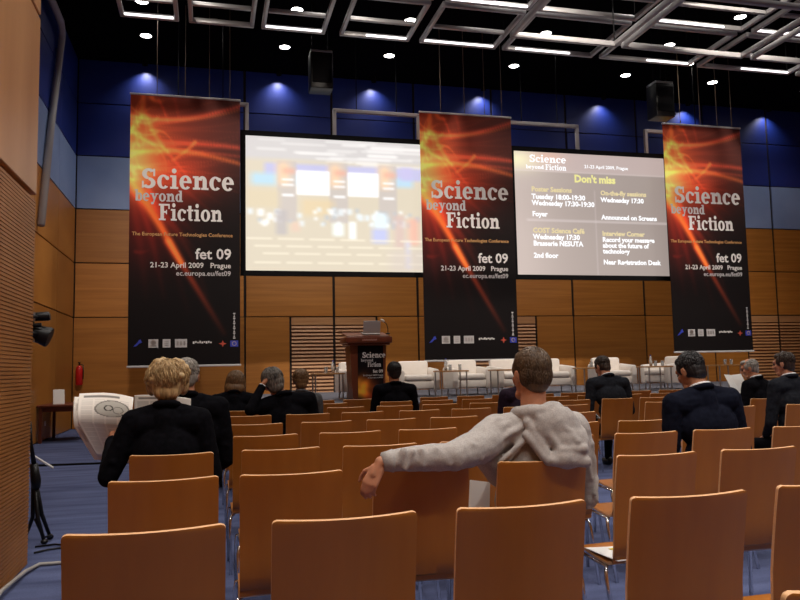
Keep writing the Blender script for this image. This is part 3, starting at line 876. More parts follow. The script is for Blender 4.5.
# laptop and microphone on the lectern
t = tag(empty('laptop', (3.03, 14.52, SZ+1.295), R(180)), 'grey laptop open on top of the lectern', 'laptop')
b = B(); box(b, (0, 0, .0), (.34, .25, .02), .005, rot=Matrix.Rotation(R(-9), 3, 'X')); obj('keyboard_base', b, M['steel'], t)
b = B(); box(b, (0, .16, .12), (.34, .012, .24), .005, rot=Matrix.Rotation(R(-14), 3, 'X')); obj('lid', b, mat('silver_lid', (.42, .40, .40), .4, .2), t)
t = tag(empty('microphone', (3.33, 14.28, SZ+1.266)), 'gooseneck microphone with pale head standing on the lectern', 'microphone')
b = B(); lathe(b, [(.045, 0), (.045, .02), (.015, .03)], seg=14); obj('base', b, M['black_gloss'], t)
b = B(); tube(b, [(0, 0, .02), (.0, 0, .12), (-.02, .02, .2), (-.07, .03, .25)], .008, 8); obj('gooseneck', b, M['black_gloss'], t, smooth=True)
b = B(); tube(b, [(-.06, .03, .245), (-.10, .04, .275), (-.13, .05, .29)], [.02, .026, .018], 10); obj('microphone_head', b, mat('pale_foam', (.6, .55, .48), .9), t, smooth=True)

# ------------------------------------------------------------------ things along the left side
t = tag(empty('fire_extinguisher', (-3.20, 20.42, 1.10)), 'red fire extinguisher hung in the front left corner', 'fire extinguisher')
b = B(); lathe(b, [(.07, 0), (.085, .03), (.085, .40), (.06, .47), (.03, .49)], seg=18); obj('cylinder', b, M['red'], t, smooth=True, angle=40)
b = B(); tube(b, [(0, 0, .48), (0, 0, .56)], .02, 8); box(b, (.0, -.05, .565), (.035, .16, .02)); obj('valve_handle', b, M['black_gloss'], t)
b = B(); tube(b, [(.02, 0, .52), (.09, -.02, .5), (.1, -.03, .35), (.095, -.03, .15)], .012, 6); obj('hose', b, M['black_gloss'], t, smooth=True)
b = B(); box(b, (0, .10, .25), (.06, .05, .3)); obj('wall_bracket', b, M['black'], t)

t = tag(empty('side_desk', (-2.83, 17.3, 0)), 'dark wooden desk against the left wall near the corner', 'desk')
b = B(); box(b, (0, 0, .74), (1.10, 1.5, .04), .006); obj('desk_top', b, M['lectern'], t)
for sx in (-1, 1):
    for sy in (-1, 1):
        b = B(); box2(b, (sx*.48-.03, sy*.68-.03, 0), (sx*.48+.03, sy*.68+.03, .722)); obj('leg', b, M['lectern'], t)
b = B(); box2(b, (-.46, -.665, .62), (.46, -.645, .722)); obj('apron', b, M['lectern'], t)
t = tag(empty('table_sign', (-3.05, 17.0, .762), R(20)), 'small white upright sign on the dark desk by the left wall', 'sign')
b = B(); box(b, (0, 0, .15), (.22, .012, .30), .003, rot=Matrix.Rotation(R(-10), 3, 'X')); obj('sign_card', b, M['white'], t)
b = B(); box(b, (0, .07, .1), (.2, .01, .22), .003, rot=Matrix.Rotation(R(22), 3, 'X')); obj('sign_stand', b, M['steel'], t)
t = tag(empty('paper_stack', (-2.6, 17.2, .762)), 'flat stack of pale leaflets on the dark desk', 'paper stack')
b = B()
for k in range(6): box(b, (.004*k, -.003*k, .006+.012*k), (.21, .30, .011), rot=Matrix.Rotation(R(3*k), 3, 'Z'))
obj('leaflets', b, M['white'], t)

b = B()
tube(b, [(-3.3, 16.2, 4.35), (-3.3, 17.0, 6.75), (-3.28, 17.75, 8.85), (-3.25, 17.7, 9.0), (-3.2, 17.2, 9.06), (-3.2, 14.5, 9.06)], .075, 12)
tag(obj('wall_pipe', b, M['pipe'], smooth=True), 'long grey pipe slanting up the left wall to the ceiling', 'pipe')

b = B(); box(b, (XL+.015, 17.4, .35), (.02, .1, .1), .006)
tag(obj('wall_socket', b, M['white'], smooth=True, angle=40), 'white square socket low on the left wall', 'socket')

def wall_light(z, big, lab):
    t = tag(empty('stage_spotlight', (NX-.03, NY+.02, z)), lab, 'spotlight', 'black spotlights on the near wall edge')
    k = 1.0 if big else .62
    b = B(); tube(b, [(0, -.03, 0), (0.02, .14, 0)], .02*k, 8); obj('arm', b, M['black_gloss'], t)
    b = B()
    if big:
        tube(b, [(-.05, .16, .02), (-.01, .16, .012), (.04, .17, -.002), (.09, .18, -.02), (.105, .18, -.026)], [.045, .065, .068, .078, .074], 16)
        tube(b, [(-.02, .10, .06), (.06, .10, .07)], .016, 8)
    else:
        tube(b, [(-.05, .16, 0), (.01, .16, .004), (.09, .17, .008), (.105, .17, .01)], [.028, .034, .036, .03], 14)
        tube(b, [(-.02, .15, -.075), (-.01, .15, .02)], .018, 8)
    obj('lamp_head', b, M['black_gloss'], t, smooth=True, angle=40)
    b = B(); tube(b, [(.0, .12, -.06*k), (.0, .12, .06*k)], .012, 6); obj('yoke', b, M['steel'], t)
wall_light(1.665, True, 'larger lower black spotlight on the edge of the near left wall')
wall_light(1.795, False, 'slim upper black spotlight on the edge of the near left wall')

# folded black tripod stand behind the near wall
t = tag(empty('tripod_stand', (-1.36, 6.80, 0)), 'folded black tripod stand on the blue carpet beside the near left wall', 'tripod stand')
b = B(); tube(b, [(-.06, -.05, .98), (-.055, -.04, .8), (-.03, -.02, .62)], [.008, .014, .02], 8); obj('column', b, M['black_gloss'], t, smooth=True)
b = B(); tube(b, [(-.035, -.02, .64), (-.02, 0, .5), (-.015, 0, .44)], [.03, .04, .03], 10); obj('collar', b, M['black_gloss'], t, smooth=True)
for q in ([(-.02, 0, .50), (.02, .05, .22), (.07, .14, .02)], [(-.03, 0, .50), (.0, .0, .2), (.06, -.04, .02)], [(-.04, 0, .5), (-.05, .06, .2), (-.12, .12, .02)]):
    b = B(); tube(b, q, [.016, .017, .014], 8); l = obj('leg', b, M['black_gloss'], t, smooth=True)
    b = B(); ball(b, Vector(q[-1]), (.028, .028, .02)); obj('rubber_foot', b, M['black_gloss'], l, smooth=True)
b = B(); tube(b, [(-.02, .0, .2), (.05, -.02, .05), (.09, .02, .05), (.08, .15, .03)], .012, 6); obj('brace', b, M['black_gloss'], t, smooth=True)
b = B(); tube(b, [(-1.30, 6.4, .012), (-1.22, 6.48, .012), (-1.12, 6.52, .012), (-1.1, 6.6, .012), (-1.2, 6.66, .012), (-1.34, 6.62, .012)], .008, 6)
tag(obj('coiled_cable', b, M['black_gloss'], smooth=True), 'loop of black cable on the carpet at the tripod foot', 'cable')
b = B(); tube(b, [(-1.275+.02, 1.5, .02), (-1.25, 3.2, .022), (-1.21, 4.6, .02), (-1.235, 5.2, .05), (-1.22, 5.75, .03), (-1.18, 5.98, .018), (-1.0, 6.0, .012), (-.92, 6.0, .01)], .013, 8)
tag(obj('floor_cable', b, mat('grey_cable', (.33, .31, .29), .5), smooth=True), 'grey cable running along the foot of the near left wall', 'cable')
b = B(); tube(b, [(-2.75, 12.5, .01), (-1.9, 12.42, .01), (-.9, 12.3, .01), (.3, 12.2, .01), (.9, 12.15, .01)], .022, 6)
tag(obj('floor_cable', b, M['black'], smooth=True), 'straight black cable lying across the blue aisle carpet', 'cable')
b = B(); tube(b, [(-2.66, 11.9, .36), (-2.19, 11.9, .03)], .017, 8)
tube(b, [(-2.66, 11.9, 1.0), (-2.66, 11.9, .25)], .017, 8); tube(b, [(-2.66, 11.9, .36), (-2.95, 11.75, .03)], .017, 8); tube(b, [(-2.66, 11.9, .36), (-2.8, 12.3, .03)], .017, 8)
tag(obj('light_stand', b, M['white'], smooth=True, angle=40), 'thin white stand with slanting legs on the aisle carpet beyond the tripod', 'stand')

# ------------------------------------------------------------------ audience chairs
def shell_sheet(bm, prof, hw, curve, th, ncol=14, round_top=0.0):
    """bent plywood sheet: prof is a list of (y, z), hw(i) half width, curve(i) forward bow of the edges"""
    n = len(prof)
    P = [Vector((0, y, z)) for y, z in prof]
    front, back = [], []
    for i in range(n):
        d = (P[min(i+1, n-1)]-P[max(i-1, 0)]).normalized()
        nrm = Vector((0, -d.z, d.y))       # towards the back / underside
        if nrm.y > 0 and abs(nrm.z) < .5: nrm = -nrm
        fr, bk = [], []
        for j in range(ncol+1):
            s = -1+2*j/ncol
            x = s*hw(i)
            p = P[i]+Vector((x, 0, 0))-nrm*curve(i)*s*s
            fr.append(bm.verts.new(p-nrm*th/2)); bk.append(bm.verts.new(p+nrm*th/2))
        front.append(fr); back.append(bk)
    for i in range(n-1):
        for j in range(ncol):
            bm.faces.new((front[i][j], front[i][j+1], front[i+1][j+1], front[i+1][j]))
            bm.faces.new((back[i][j], back[i+1][j], back[i+1][j+1], back[i][j+1]))
        for j in (0, ncol):
            bm.faces.new((front[i][j], front[i+1][j], back[i+1][j], back[i][j])).material_index = 1
    for i in (0, n-1):
        for j in range(ncol):
            bm.faces.new((front[i][j], back[i][j], back[i][j+1], front[i][j+1])).material_index = 1
CHZ = .913
def make_chair():
    t = empty('conference_chair')
    hwb = .2185
    r = .014
    prof = []
    for k in range(5):      # rounded top corners
        a = k/4
        prof.append((-.25+.0025*a, CHZ-r*(1-math.cos(a*math.pi/2))*1.0 if False else CHZ-r*a))
    prof += [(-.235, .84), (-.222, .77), (-.208, .69), (-.196, .61), (-.186, .54), (-.176, .48), (-.160, .435), (-.135, .405), (-.105, .392)]
    def hw(i):
        if i < 5:
            a = 1-i/4
            return hwb-r+math.sqrt(max(0, r*r-(a*r)**2))
        return hwb
    b = B(); shell_sheet(b, prof, hw, lambda i: .026 if i < 9 else .026*max(0, (13-i)/5), .013)
    obj('backrest', b, [M['ply'], M['ply_edge']], t, smooth=True, angle=35)
    sp = [(-.105, .392), (-.05, .392), (.05, .40), (.13, .412), (.18, .412), (.205, .402), (.222, .385)]
    b = B(); shell_sheet(b, sp, lambda i: hwb-(.012 if i > 4 else 0), lambda i: 0.004, .013)
    obj('seat', b, [M['ply'], M['ply_edge']], t, smooth=True, angle=35)
    for s in (-1, 1):
        x = s*.232
        b = B(); tube(b, [(x*.9, .17, .382), (x*.97, .185, .375), (x, .19, .33), (x, .20, 0)], .011, 8); obj('leg', b, M['chrome'], t, smooth=True)
        b = B(); tube(b, [(x*.9, -.07, .372), (x*.97, -.09, .366), (x, -.10, .33), (x, -.19, 0)], .011, 8); obj('leg', b, M['chrome'], t, smooth=True)
        b = B(); tube(b, [(x*.92, .17, .378), (x*.92, -.07, .368)], .010, 8); obj('seat_rail', b, M['chrome'], t, smooth=True)
    return t
chair0 = make_chair()
used = [False]
ROWY = {0: 1.22, 1: 2.245, 2: 3.27, 3: 4.29, 4: 5.27, 5: 6.42, 6: 7.62, 7: 8.70, 8: 9.85, 9: 10.95}
def colx(k): return -.205+.5755*k
ROWN = {0: 'row right beside the camera', 1: 'nearest full row', 2: 'second nearest row', 3: 'third nearest row', 4: 'fourth nearest row', 5: 'fifth nearest row', 6: 'sixth nearest row', 7: 'seventh nearest row', 8: 'eighth nearest row', 9: 'frontmost row by the stage'}
def chair(x, rowy, label, rz=0.0):
    if used[0]: t = copy_tree(chair0)
    else: t = chair0; used[0] = True
    t.location = (x, rowy+.25, 0); t.rotation_euler.z = R(rz)
    tag(t, label, 'chair', 'plywood conference chairs in rows')
    return t
JIT = random.Random(11)
MAXK = {1: 5, 2: 6, 3: 8, 4: 9, 5: 12, 6: 13, 7: 15, 8: 17, 9: 19}
DX = {(1, 9): 0, (2, 0): .015, (2, 1): -.03, (2, 2): -.03, (2, 3): -.03, (2, 4): -.01, (2, 5): .0, **{(8, q): .30 for q in range(4, 20)},  (6, 11): .2, (6, 12): .2, (5, 10): .23, (5, 11): .23, (7, 9): .05, (1, 0): .025, (1, 1): .02, (1, 2): .008, (1, 3): .025, (1, 4): .03}
MISSING = {(5, 7), (5, 8), (6, 8), (4, 8)}
SITTERS = {}
def seat_label(r, k):
    base = f'{ORD[k]} from the left aisle in the {ROWN[r]}'
    return f'orange-brown plywood chair, {base}'
chairs = {}
for r in range(1, 10):
    k0 = 0
    for k in range(k0, MAXK[r]):
        if (r, k) in MISSING: continue
        nth = sum((r, q) not in MISSING for q in range(k))
        x = colx(k)+DX.get((r, k), JIT.uniform(-.012, .012))
        chairs[(r, k)] = chair(x, ROWY[r]+JIT.uniform(-.02, .02), seat_label(r, nth), JIT.uniform(-1.2, 1.2))
chair(1.26, ROWY[0], 'plywood chair at the bottom right corner of the picture, only its top edge in view')
# ------------------------------------------------------------------ people
def V3(*a): return Vector(a)
def blob(name, prims, voxel, material, parent, smooth=2, disp=None, factor=0.6):
    """one continuous skin over overlapping tapered limbs and ellipsoids"""
    bm = B()
    for p in prims:
        if p[0] == 'c':
            _, a, b_, r1, r2 = p
            a = Vector(a); b_ = Vector(b_)
            ball(bm, a, r1, 14); ball(bm, b_, r2, 14)
            if (b_-a).length > 1e-4: tube(bm, [a, b_], [r1, r2], 14)
        else:
            ball(bm, p[1], p[2], 20, p[3] if len(p) > 3 else None)
    bmesh.ops.recalc_face_normals(bm, faces=bm.faces[:])
    me = bpy.data.meshes.new('tmp'); bm.to_mesh(me); bm.free()
    o = bpy.data.objects.new('tmp', me); COL.objects.link(o)
    m = o.modifiers.new('r', 'REMESH'); m.mode = 'VOXEL'; m.voxel_size = voxel; m.adaptivity = 0
    s = o.modifiers.new('s', 'SMOOTH'); s.factor = factor; s.iterations = smooth
    me2 = bpy.data.meshes.new_from_object(o.evaluated_get(bpy.context.evaluated_depsgraph_get()))
    bpy.data.objects.remove(o); bpy.data.meshes.remove(me)
    me2.materials.clear()
    if disp:
        co = [v.co.copy() for v in me2.vertices]; no = [v.normal.copy() for v in me2.vertices]
        for v, c, n in zip(me2.vertices, co, no):
            v.co = c+n*disp(c, n)
    me2.polygons.foreach_set('use_smooth', [True]*len(me2.polygons))
    me2.update()
    me2.name = name
    return mesh_obj(name, me2, material, parent)

def hand_prims(wrist, fdir, pnorm, side, curl=25, k=1.0, spread=4):
    """palm, four fingers and a thumb; pnorm points out of the palm, side=+1 thumb towards fdir x pnorm"""
    f = fdir.normalized(); n = (pnorm-f*pnorm.dot(f)).normalized(); s = f.cross(n)*side
    P = []
    base = wrist+f*.015*k
    lens = [(.040, .026, .020), (.045, .029, .022), (.041, .027, .021), (.032, .021, .018)]
    for i in range(4):
        off = (1.5-i)*.0195*k
        kn = base+f*(.082-.004*abs(i-1))*k+s*off
        P.append(('c', base+s*off*.75, kn, .0145*k, .0115*k))
        d = (f+s*(1.5-i)*math.tan(R(spread))).normalized()
        p = kn
        a = R(curl)*(.7+.12*i)
        for L_, r in zip(lens[i], (.0098, .0088, .0076)):
            d2 = (d*math.cos(a)+n*math.sin(a)).normalized()
            q = p+d2*L_*k
            P.append(('c', p, q, r*k, (r-.0008)*k))
            p = q; a += R(curl)*1.05
    t0 = base+s*.026*k+f*.012*k
    t1 = t0+(f*.55+s*.75+n*.35).normalized()*.042*k
    t2 = t1+(f*.85+s*.3+n*.4).normalized()*.032*k
    t3 = t2+(f*.95+n*.3).normalized()*.024*k
    P += [('c', t0, t1, .015*k, .0115*k), ('c', t1, t2, .011*k, .010*k), ('c', t2, t3, .0098*k, .008*k)]
    P.append(('c', wrist-f*.02*k, base+f*.03*k, .024*k, .022*k))
    return P

def head_prims(H, Rm, k=1.0, jaw=1.0):
    g = lambda x, y, z: H+Rm @ Vector((x*k, y*k, z*k))
    S = lambda *r: tuple(q*k for q in r)
    P = [('e', g(0, -.012, .032), S(.076, .096, .088), Rm), ('e', g(0, .030, -.030), S(.060*jaw, .066, .085), Rm),
         ('c', g(-.03, .052, -.092), g(.03, .052, -.092), .026*k*jaw, .026*k*jaw), ('c', g(0, .068, -.098), g(0, .06, -.09), .02*k, .02*k),
         ('c', g(-.034, .078, .030), g(.034, .078, .030), .017*k, .017*k),
         ('c', g(0, .090, .016), g(0, .110, -.026), .010*k, .015*k), ('c', g(-.012, .098, -.03), g(.012, .098, -.03), .009*k, .009*k),
         ('c', g(-.018, .090, -.060), g(.018, .090, -.060), .008*k, .008*k), ('c', g(-.016, .088, -.072), g(.016, .088, -.072), .009*k, .009*k),
         ('c', g(-.045, .062, -.018), g(-.04, .07, -.03), .02*k, .018*k), ('c', g(.045, .062, -.018), g(.04, .07, -.03), .02*k, .018*k)]
    for s in (-1, 1):
        P += [('e', g(s*.077, -.012, -.004), S(.011, .020, .034), Rm @ Matrix.Rotation(R(s*-14), 3, 'Z')), ('c', g(s*.075, -.006, -.034), g(s*.076, -.008, -.026), .010*k, .011*k),
              ('c', g(s*.083, -.024, .016), g(s*.083, -.026, -.008), .007*k, .007*k)]
    return P

def rotm(yaw=0, pitch=0, roll=0):
    """yaw: turn left +, pitch: look down +, roll: tilt to the right shoulder +"""
    return Matrix.Rotation(R(yaw), 3, 'Z') @ Matrix.Rotation(R(roll), 3, 'Y') @ Matrix.Rotation(R(-pitch), 3, 'X')

def hair_prims(H, Rm, kind, k=1.0):
    g = lambda x, y, z: H+Rm @ Vector((x*k, y*k, z*k))
    S = lambda *r: tuple(q*k for q in r)
    E_ = lambda c, r: ('e', g(*c), S(*r), Rm)
    if kind == 'short':
        return [E_((0, -.022, .046), (.083, .094, .086)), E_((0, -.040, .0), (.078, .070, .078)), E_((0, -.062, -.035), (.060, .042, .052)), E_((0, .030, .085), (.062, .05, .036)),
                E_((-.062, .012, .03), (.022, .04, .045)), E_((.062, .012, .03), (.022, .04, .045))]
    if kind == 'thin':
        return [E_((0, -.028, .034), (.082, .086, .078)), E_((0, -.045, -.004), (.076, .064, .07)), E_((0, -.064, -.034), (.058, .038, .048)), E_((0, .038, .088), (.060, .045, .030)),
                E_((-.064, .01, .025), (.02, .036, .04)), E_((.064, .01, .025), (.02, .036, .04))]
    if kind == 'full':
        return [E_((0, -.020, .052), (.092, .100, .092)), E_((0, -.040, .005), (.090, .080, .085)), E_((0, -.060, -.045), (.068, .05, .062)), E_((0, .035, .092), (.07, .055, .045)),
                E_((-.07, .008, .02), (.026, .045, .062)), E_((.07, .008, .02), (.026, .045, .062))]
    if kind == 'bob':
        return [E_((0, -.020, .050), (.095, .102, .092)), E_((0, -.045, -.01), (.105, .080, .10)), E_((0, -.05, -.085), (.112, .068, .085)), E_((0, .035, .09), (.07, .055, .04)),
                E_((-.088, .0, -.05), (.032, .05, .11)), E_((.088, .0, -.05), (.032, .05, .11))]
    if kind == 'fluffy':
        rg = random.Random(5)
        P = [E_((0, -.020, .050), (.105, .110, .098)), E_((0, -.045, .0), (.108, .088, .095)), E_((0, -.065, -.05), (.082, .055, .065)), E_((0, .04, .092), (.08, .06, .045)),
             E_((-.09, .0, .01), (.035, .055, .075)), E_((.09, .0, .01), (.035, .055, .075))]
        for i in range(14):
            a = rg.uniform(0, 2*math.pi); e = rg.uniform(-.55, 1.35)
            c = (.112*math.cos(e)*math.cos(a), -.03+.108*math.cos(e)*math.sin(a), .04+.10*math.sin(e))
            if c[1] > .05 and c[2] < .10: continue
            q = rg.uniform(.026, .034); P.append(E_(c, (q, q, q*.9)))
        return P
    return []

def lock_mesh(name, H, Rm, rad, cen, n, length, width, material, parent, seed=1, wave=.0, zmin=-.6, face=.42, lift=.2, k=1.0):
    """many tapered locks lying along the skull, from the crown down"""
    rg = random.Random(seed)
    bm = B()
    made = 0
    while made < n:
        d = Vector((rg.gauss(0, 1), rg.gauss(0, 1), rg.gauss(0, 1)))
        if d.length < 1e-3: continue
        d.normalize()
        if d.z < zmin or (d.y > face and d.z < .55): continue
        crown = Vector((.15, -.35, .92)).normalized()
        fl = (d-crown); fl = fl-d*fl.dot(d)
        if fl.length < .05: fl = Vector((rg.uniform(-1, 1), rg.uniform(-1, 1), 0))
        fl = fl.normalized()+Vector((rg.uniform(-1, 1), rg.uniform(-1, 1), rg.uniform(-1, 1)))*.28
        L_ = length*rg.uniform(.6, 1.25); lf = lift*rg.uniform(.3, 1.6)
        ph = rg.uniform(0, 6.3)
        pts = []
        sidev = d.cross(fl).normalized()
        for q in range(5):
            t = q/4
            dd = (d+fl*(L_*t/.09)*.95).normalized()
            p = Vector((dd.x*rad[0], dd.y*rad[1], dd.z*rad[2]))+Vector(cen)
            p += dd*(lf*length*(t-.75*t*t))+sidev*wave*math.sin(ph+t*5.5)+dd*wave*.7*math.cos(ph+t*5.0)
            pts.append(H+Rm @ (p*k))
        w = width*rg.uniform(.7, 1.3)*k
        tube(bm, pts, [w*.8, w, w*.95, w*.7, w*.15], 4)
        made += 1
    return obj(name, bm, material, parent, smooth=True)

def hair_mat(name, a, b_, sc=60):
    m = noisy(name, a, b_, (sc, sc, sc*.25), 3, 0.45, bump=0.6, bump_dist=0.004, spec=0.4)
    return m
M['hair_brown'] = hair_mat('short_brown_hair', (0.045, 0.024, 0.011), (0.118, 0.068, 0.033))
M['hair_blonde'] = hair_mat('ash_blonde_hair', (0.26, 0.155, 0.06), (0.60, 0.42, 0.21))
M['hair_black'] = hair_mat('black_hair', (0.006, 0.005, 0.006), (0.016, 0.013, 0.014))
M['hair_grey'] = hair_mat('grey_hair', (0.16, 0.145, 0.13), (0.38, 0.35, 0.31))
M['hair_dkgrey'] = hair_mat('dark_grey_hair', (0.04, 0.034, 0.03), (0.20, 0.175, 0.15))
M['hair_lightbrown'] = hair_mat('light_brown_hair', (0.10, 0.052, 0.022), (0.21, 0.115, 0.05))
M['hair_dark'] = hair_mat('dark_brown_hair', (0.018, 0.010, 0.007), (0.05, 0.028, 0.017))
def skin(name, c):
    m = noisy(name, tuple(q*.93 for q in c), tuple(min(1, q*1.05) for q in c), (30, 30, 30), 3, 0.5, spec=0.4)
    b = m.node_tree.nodes['Principled BSDF']
    b.inputs['Subsurface Weight'].default_value = 0.08
    b.inputs['Subsurface Radius'].default_value = (0.01, 0.004, 0.002)
    return m
M['skin'] = skin('fair_skin', (0.52, 0.235, 0.135))
M['skin_tan'] = skin('tanned_skin', (0.42, 0.19, 0.10))
M['cloth_black'] = noisy('black_wool', (0.0025, 0.0025, 0.0035), (0.0055, 0.0055, 0.008), (40, 40, 40), 3, 0.95, spec=0.05)
M['cloth_navy'] = noisy('navy_suiting', (0.0035, 0.0045, 0.011), (0.007, 0.009, 0.019), (40, 40, 40), 3, 0.9, spec=0.08)
M['cloth_charcoal'] = noisy('charcoal_suiting', (0.010, 0.0115, 0.016), (0.018, 0.020, 0.026), (40, 40, 40), 3, 0.9, spec=0.08)
M['cloth_purple'] = noisy('dark_plum_knit', (0.008, 0.003, 0.009), (0.016, 0.006, 0.017), (40, 40, 40), 3, 0.9, spec=0.2)
M['cloth_grey'] = noisy('mid_grey_wool', (0.05, 0.05, 0.055), (0.08, 0.08, 0.085), (40, 40, 40), 3, 0.9, spec=0.2)
M['denim'] = noisy('dark_denim', (0.012, 0.016, 0.035), (0.03, 0.04, 0.07), (60, 60, 60), 3, 0.9, spec=0.2)
M['shirt'] = mat('white_shirt_cotton', (0.72, 0.72, 0.74), 0.8)
M['shoe'] = mat('black_shoe_leather', (0.01, 0.01, 0.01), 0.4)
M['hoodie'] = noisy('grey_marl_sweatshirt', (0.36, 0.335, 0.32), (0.47, 0.44, 0.42), (160, 160, 160), 2, 0.95, bump=0.25, bump_dist=0.0015, spec=0.1)
M['eye'] = mat('eye', (0.03, 0.02, 0.015), 0.2)

def seated(root, hair='short', hairm='hair_dark', jacket='cloth_black', trousers='cloth_black', skinm='skin', lean=6, side=0, head=(0, 8, 0), armL=None, armR=None,
           shirt=True, k=1.0, vox=.0105, pelvis=(0, -.045, .50), wide=1.0, handL=None, handR=None, headoff=(0, 0, 0), fold=.004, locks=None, shrug=0, knees=.17, cuff=True, seed=0, hz=1.26):
    """adult sitting on a chair, facing local +y"""
    P0 = Vector(pelvis)
    Rs = Matrix.Rotation(R(side), 3, 'Y') @ Matrix.Rotation(R(-lean), 3, 'X')
    ks = (hz-.145*k-P0.z)/(.5*math.cos(R(lean))*math.cos(R(side)))
    sp = lambda x, y, z: P0+Rs @ Vector((x*k, y*k, z*ks))
    neck = sp(0, -.005, .50)
    sh = {-1: sp(-.185*wide, 0, .445+shrug), 1: sp(.185*wide, 0, .445+shrug)}
    Rm = rotm(*head)
    H = neck+Vector((0, .012, .03))*k+Rm @ Vector((0, .018*k, .115*k))+Vector(headoff)
    el = {-1: Vector(armL[0]) if armL else sp(-.235*wide, .06, .165), 1: Vector(armR[0]) if armR else sp(.235*wide, .06, .165)}
    wr = {-1: Vector(armL[1]) if armL else Vector((-.12, .22, .57)), 1: Vector(armR[1]) if armR else Vector((.12, .22, .57))}
    hip = {s: P0+Vector((s*.095, .0, -.015)) for s in (-1, 1)}
    kn = {s: Vector((s*knees, .40, .475)) for s in (-1, 1)}
    an = {s: Vector((s*(knees-.01), .40, .09)) for s in (-1, 1)}
    # skin: one continuous body
    P = head_prims(H, Rm, k)
    P += [('c', neck-Rs @ Vector((0, 0, .04)), H+Rm @ Vector((0, -.022*k, -.06*k)), .060*k, .054*k), ('c', P0, sp(0, .01, .36), .09, .085), ('c', sh[-1], sh[1], .05, .05)]
    for s in (-1, 1):
        P += [('c', sh[s], el[s], .042, .036), ('c', el[s], wr[s], .036, .026), ('c', hip[s], kn[s], .06, .046), ('c', kn[s], an[s], .043, .032), ('c', an[s]-Vector((0, .02, .03)), an[s]+Vector((0, .13, -.055)), .032, .024)]
        hd = (handL if s < 0 else handR)
        if hd: fd, pn, cu = Vector(hd[0]), Vector(hd[1]), hd[2]
        else: fd, pn, cu = (wr[s]-el[s]).normalized()*.6+Vector((-s*.25, .5, -.12)), Vector((0, 0, -1)), 24
        P += hand_prims(wr[s]+(wr[s]-el[s]).normalized()*.02, fd, pn, -s if pn.z < 0 or hd else s, cu, .98*k)
    blob('body', P, min(vox*.72, .0075), M[skinm], root, 2)
    for s in (-1, 1):
        b = B(); ball(b, H+Rm @ Vector((s*.031*k, .083*k, .006*k)), .0125*k, 10); obj('eye', b, M['eye'], root, smooth=True)
    # jacket
    jk = []
    jk += [('e', sp(0, -.005, .02), (.178*wide, .128, .11), Rs), ('e', sp(0, .0, .16), (.168*wide, .125, .17), Rs), ('e', sp(0, -.004, .31), (.186*wide, .130, .17), Rs),
           ('c', sh[-1]+Rs @ Vector((.03, -.004, -.015)), sh[1]+Rs @ Vector((-.03, -.004, -.015)), .082, .082), ('c', sp(-.05, -.012, .485), sh[-1], .056, .070), ('c', sp(.05, -.012, .485), sh[1], .056, .070),
           ('c', sp(0, -.03, .45), sp(0, -.02, .30), .08, .10)]
    for s in (-1, 1):
        jk += [('c', sh[s], el[s], .074, .058), ('c', el[s], wr[s]-(wr[s]-el[s])*.06, .057, .043)]
        for t_ in (.25, .5, .78):   # creases in the sleeve
            p = sh[s].lerp(el[s], t_); jk.append(('c', p+Vector((0, -.045, .02)), p+Vector((s*.03, -.02, -.04)), .026, .020))
    so = seed*3.7
    def dsp(c, n):
        return fold*noise.noise(Vector((c.x*11+so, c.y*11, c.z*19)))+fold*.5*noise.noise(Vector((c.x*26+so, c.y*26, c.z*34)))
    blob('jacket', jk, vox, M[jacket], root, 3, dsp)
    # collar ring
    b = B()
    cpts = []
    for q in range(15):
        a = R(-215+250*q/14)
        cpts.append(neck+Rs @ Vector((.068*k*math.cos(a), -.012+.066*k*math.sin(a), .012+.012*math.sin(-a))))
    tube(b, cpts, [.012]+[.020]*13+[.012], 8); obj('jacket_collar', b, M[jacket], root, smooth=True)
    if shirt:
        b = B()
        c2 = []
        for q in range(18):
            a = 2*math.pi*q/18
            c2.append(neck+Rs @ Vector((.061*k*math.cos(a), -.008+.060*k*math.sin(a), .032-.010*math.sin(a))))
        tube(b, c2, .0125, 8, closed=True); obj('shirt_collar', b, M['shirt'] if shirt is True else M[jacket], root, smooth=True)
    if cuff:
        for s in (-1, 1):
            d = (wr[s]-el[s]).normalized()
            b = B(); tube(b, [wr[s]-d*.03, wr[s]+d*.008], [.040, .036], 12); obj('shirt_cuff', b, M['shirt'] if shirt else M[jacket], root, smooth=True)
    tr = [('e', P0+Vector((0, .02, -.02)), (.165, .13, .085))]
    for s in (-1, 1): tr += [('c', hip[s], kn[s], .085, .064), ('c', kn[s], an[s]+Vector((0, 0, .02)), .062, .050)]
    blob('trousers', tr, .013, M[trousers], root, 2)
    for s in (-1, 1):
        b = B(); ball(b, an[s]+Vector((0, .06, -.045)), (.045, .135, .045), 14); ball(b, an[s]+Vector((0, -.03, -.03)), (.038, .05, .055), 12); obj('shoe', b, M['shoe'], root, smooth=True)
    hp = hair_prims(H, Rm, hair, k)
    inv = Rm.transposed()
    def hd_(c, n):
        q = inv @ (c-H); az = math.atan2(q.x, -q.y)
        return .0035*noise.noise(Vector((az*9+so, q.z*10, so)))+.0022*noise.noise(Vector((az*22, q.z*16, so)))
    blob('hair', hp, .0065 if vox > .009 else .005, M[hairm], root, 2, hd_)
    return H, Rm

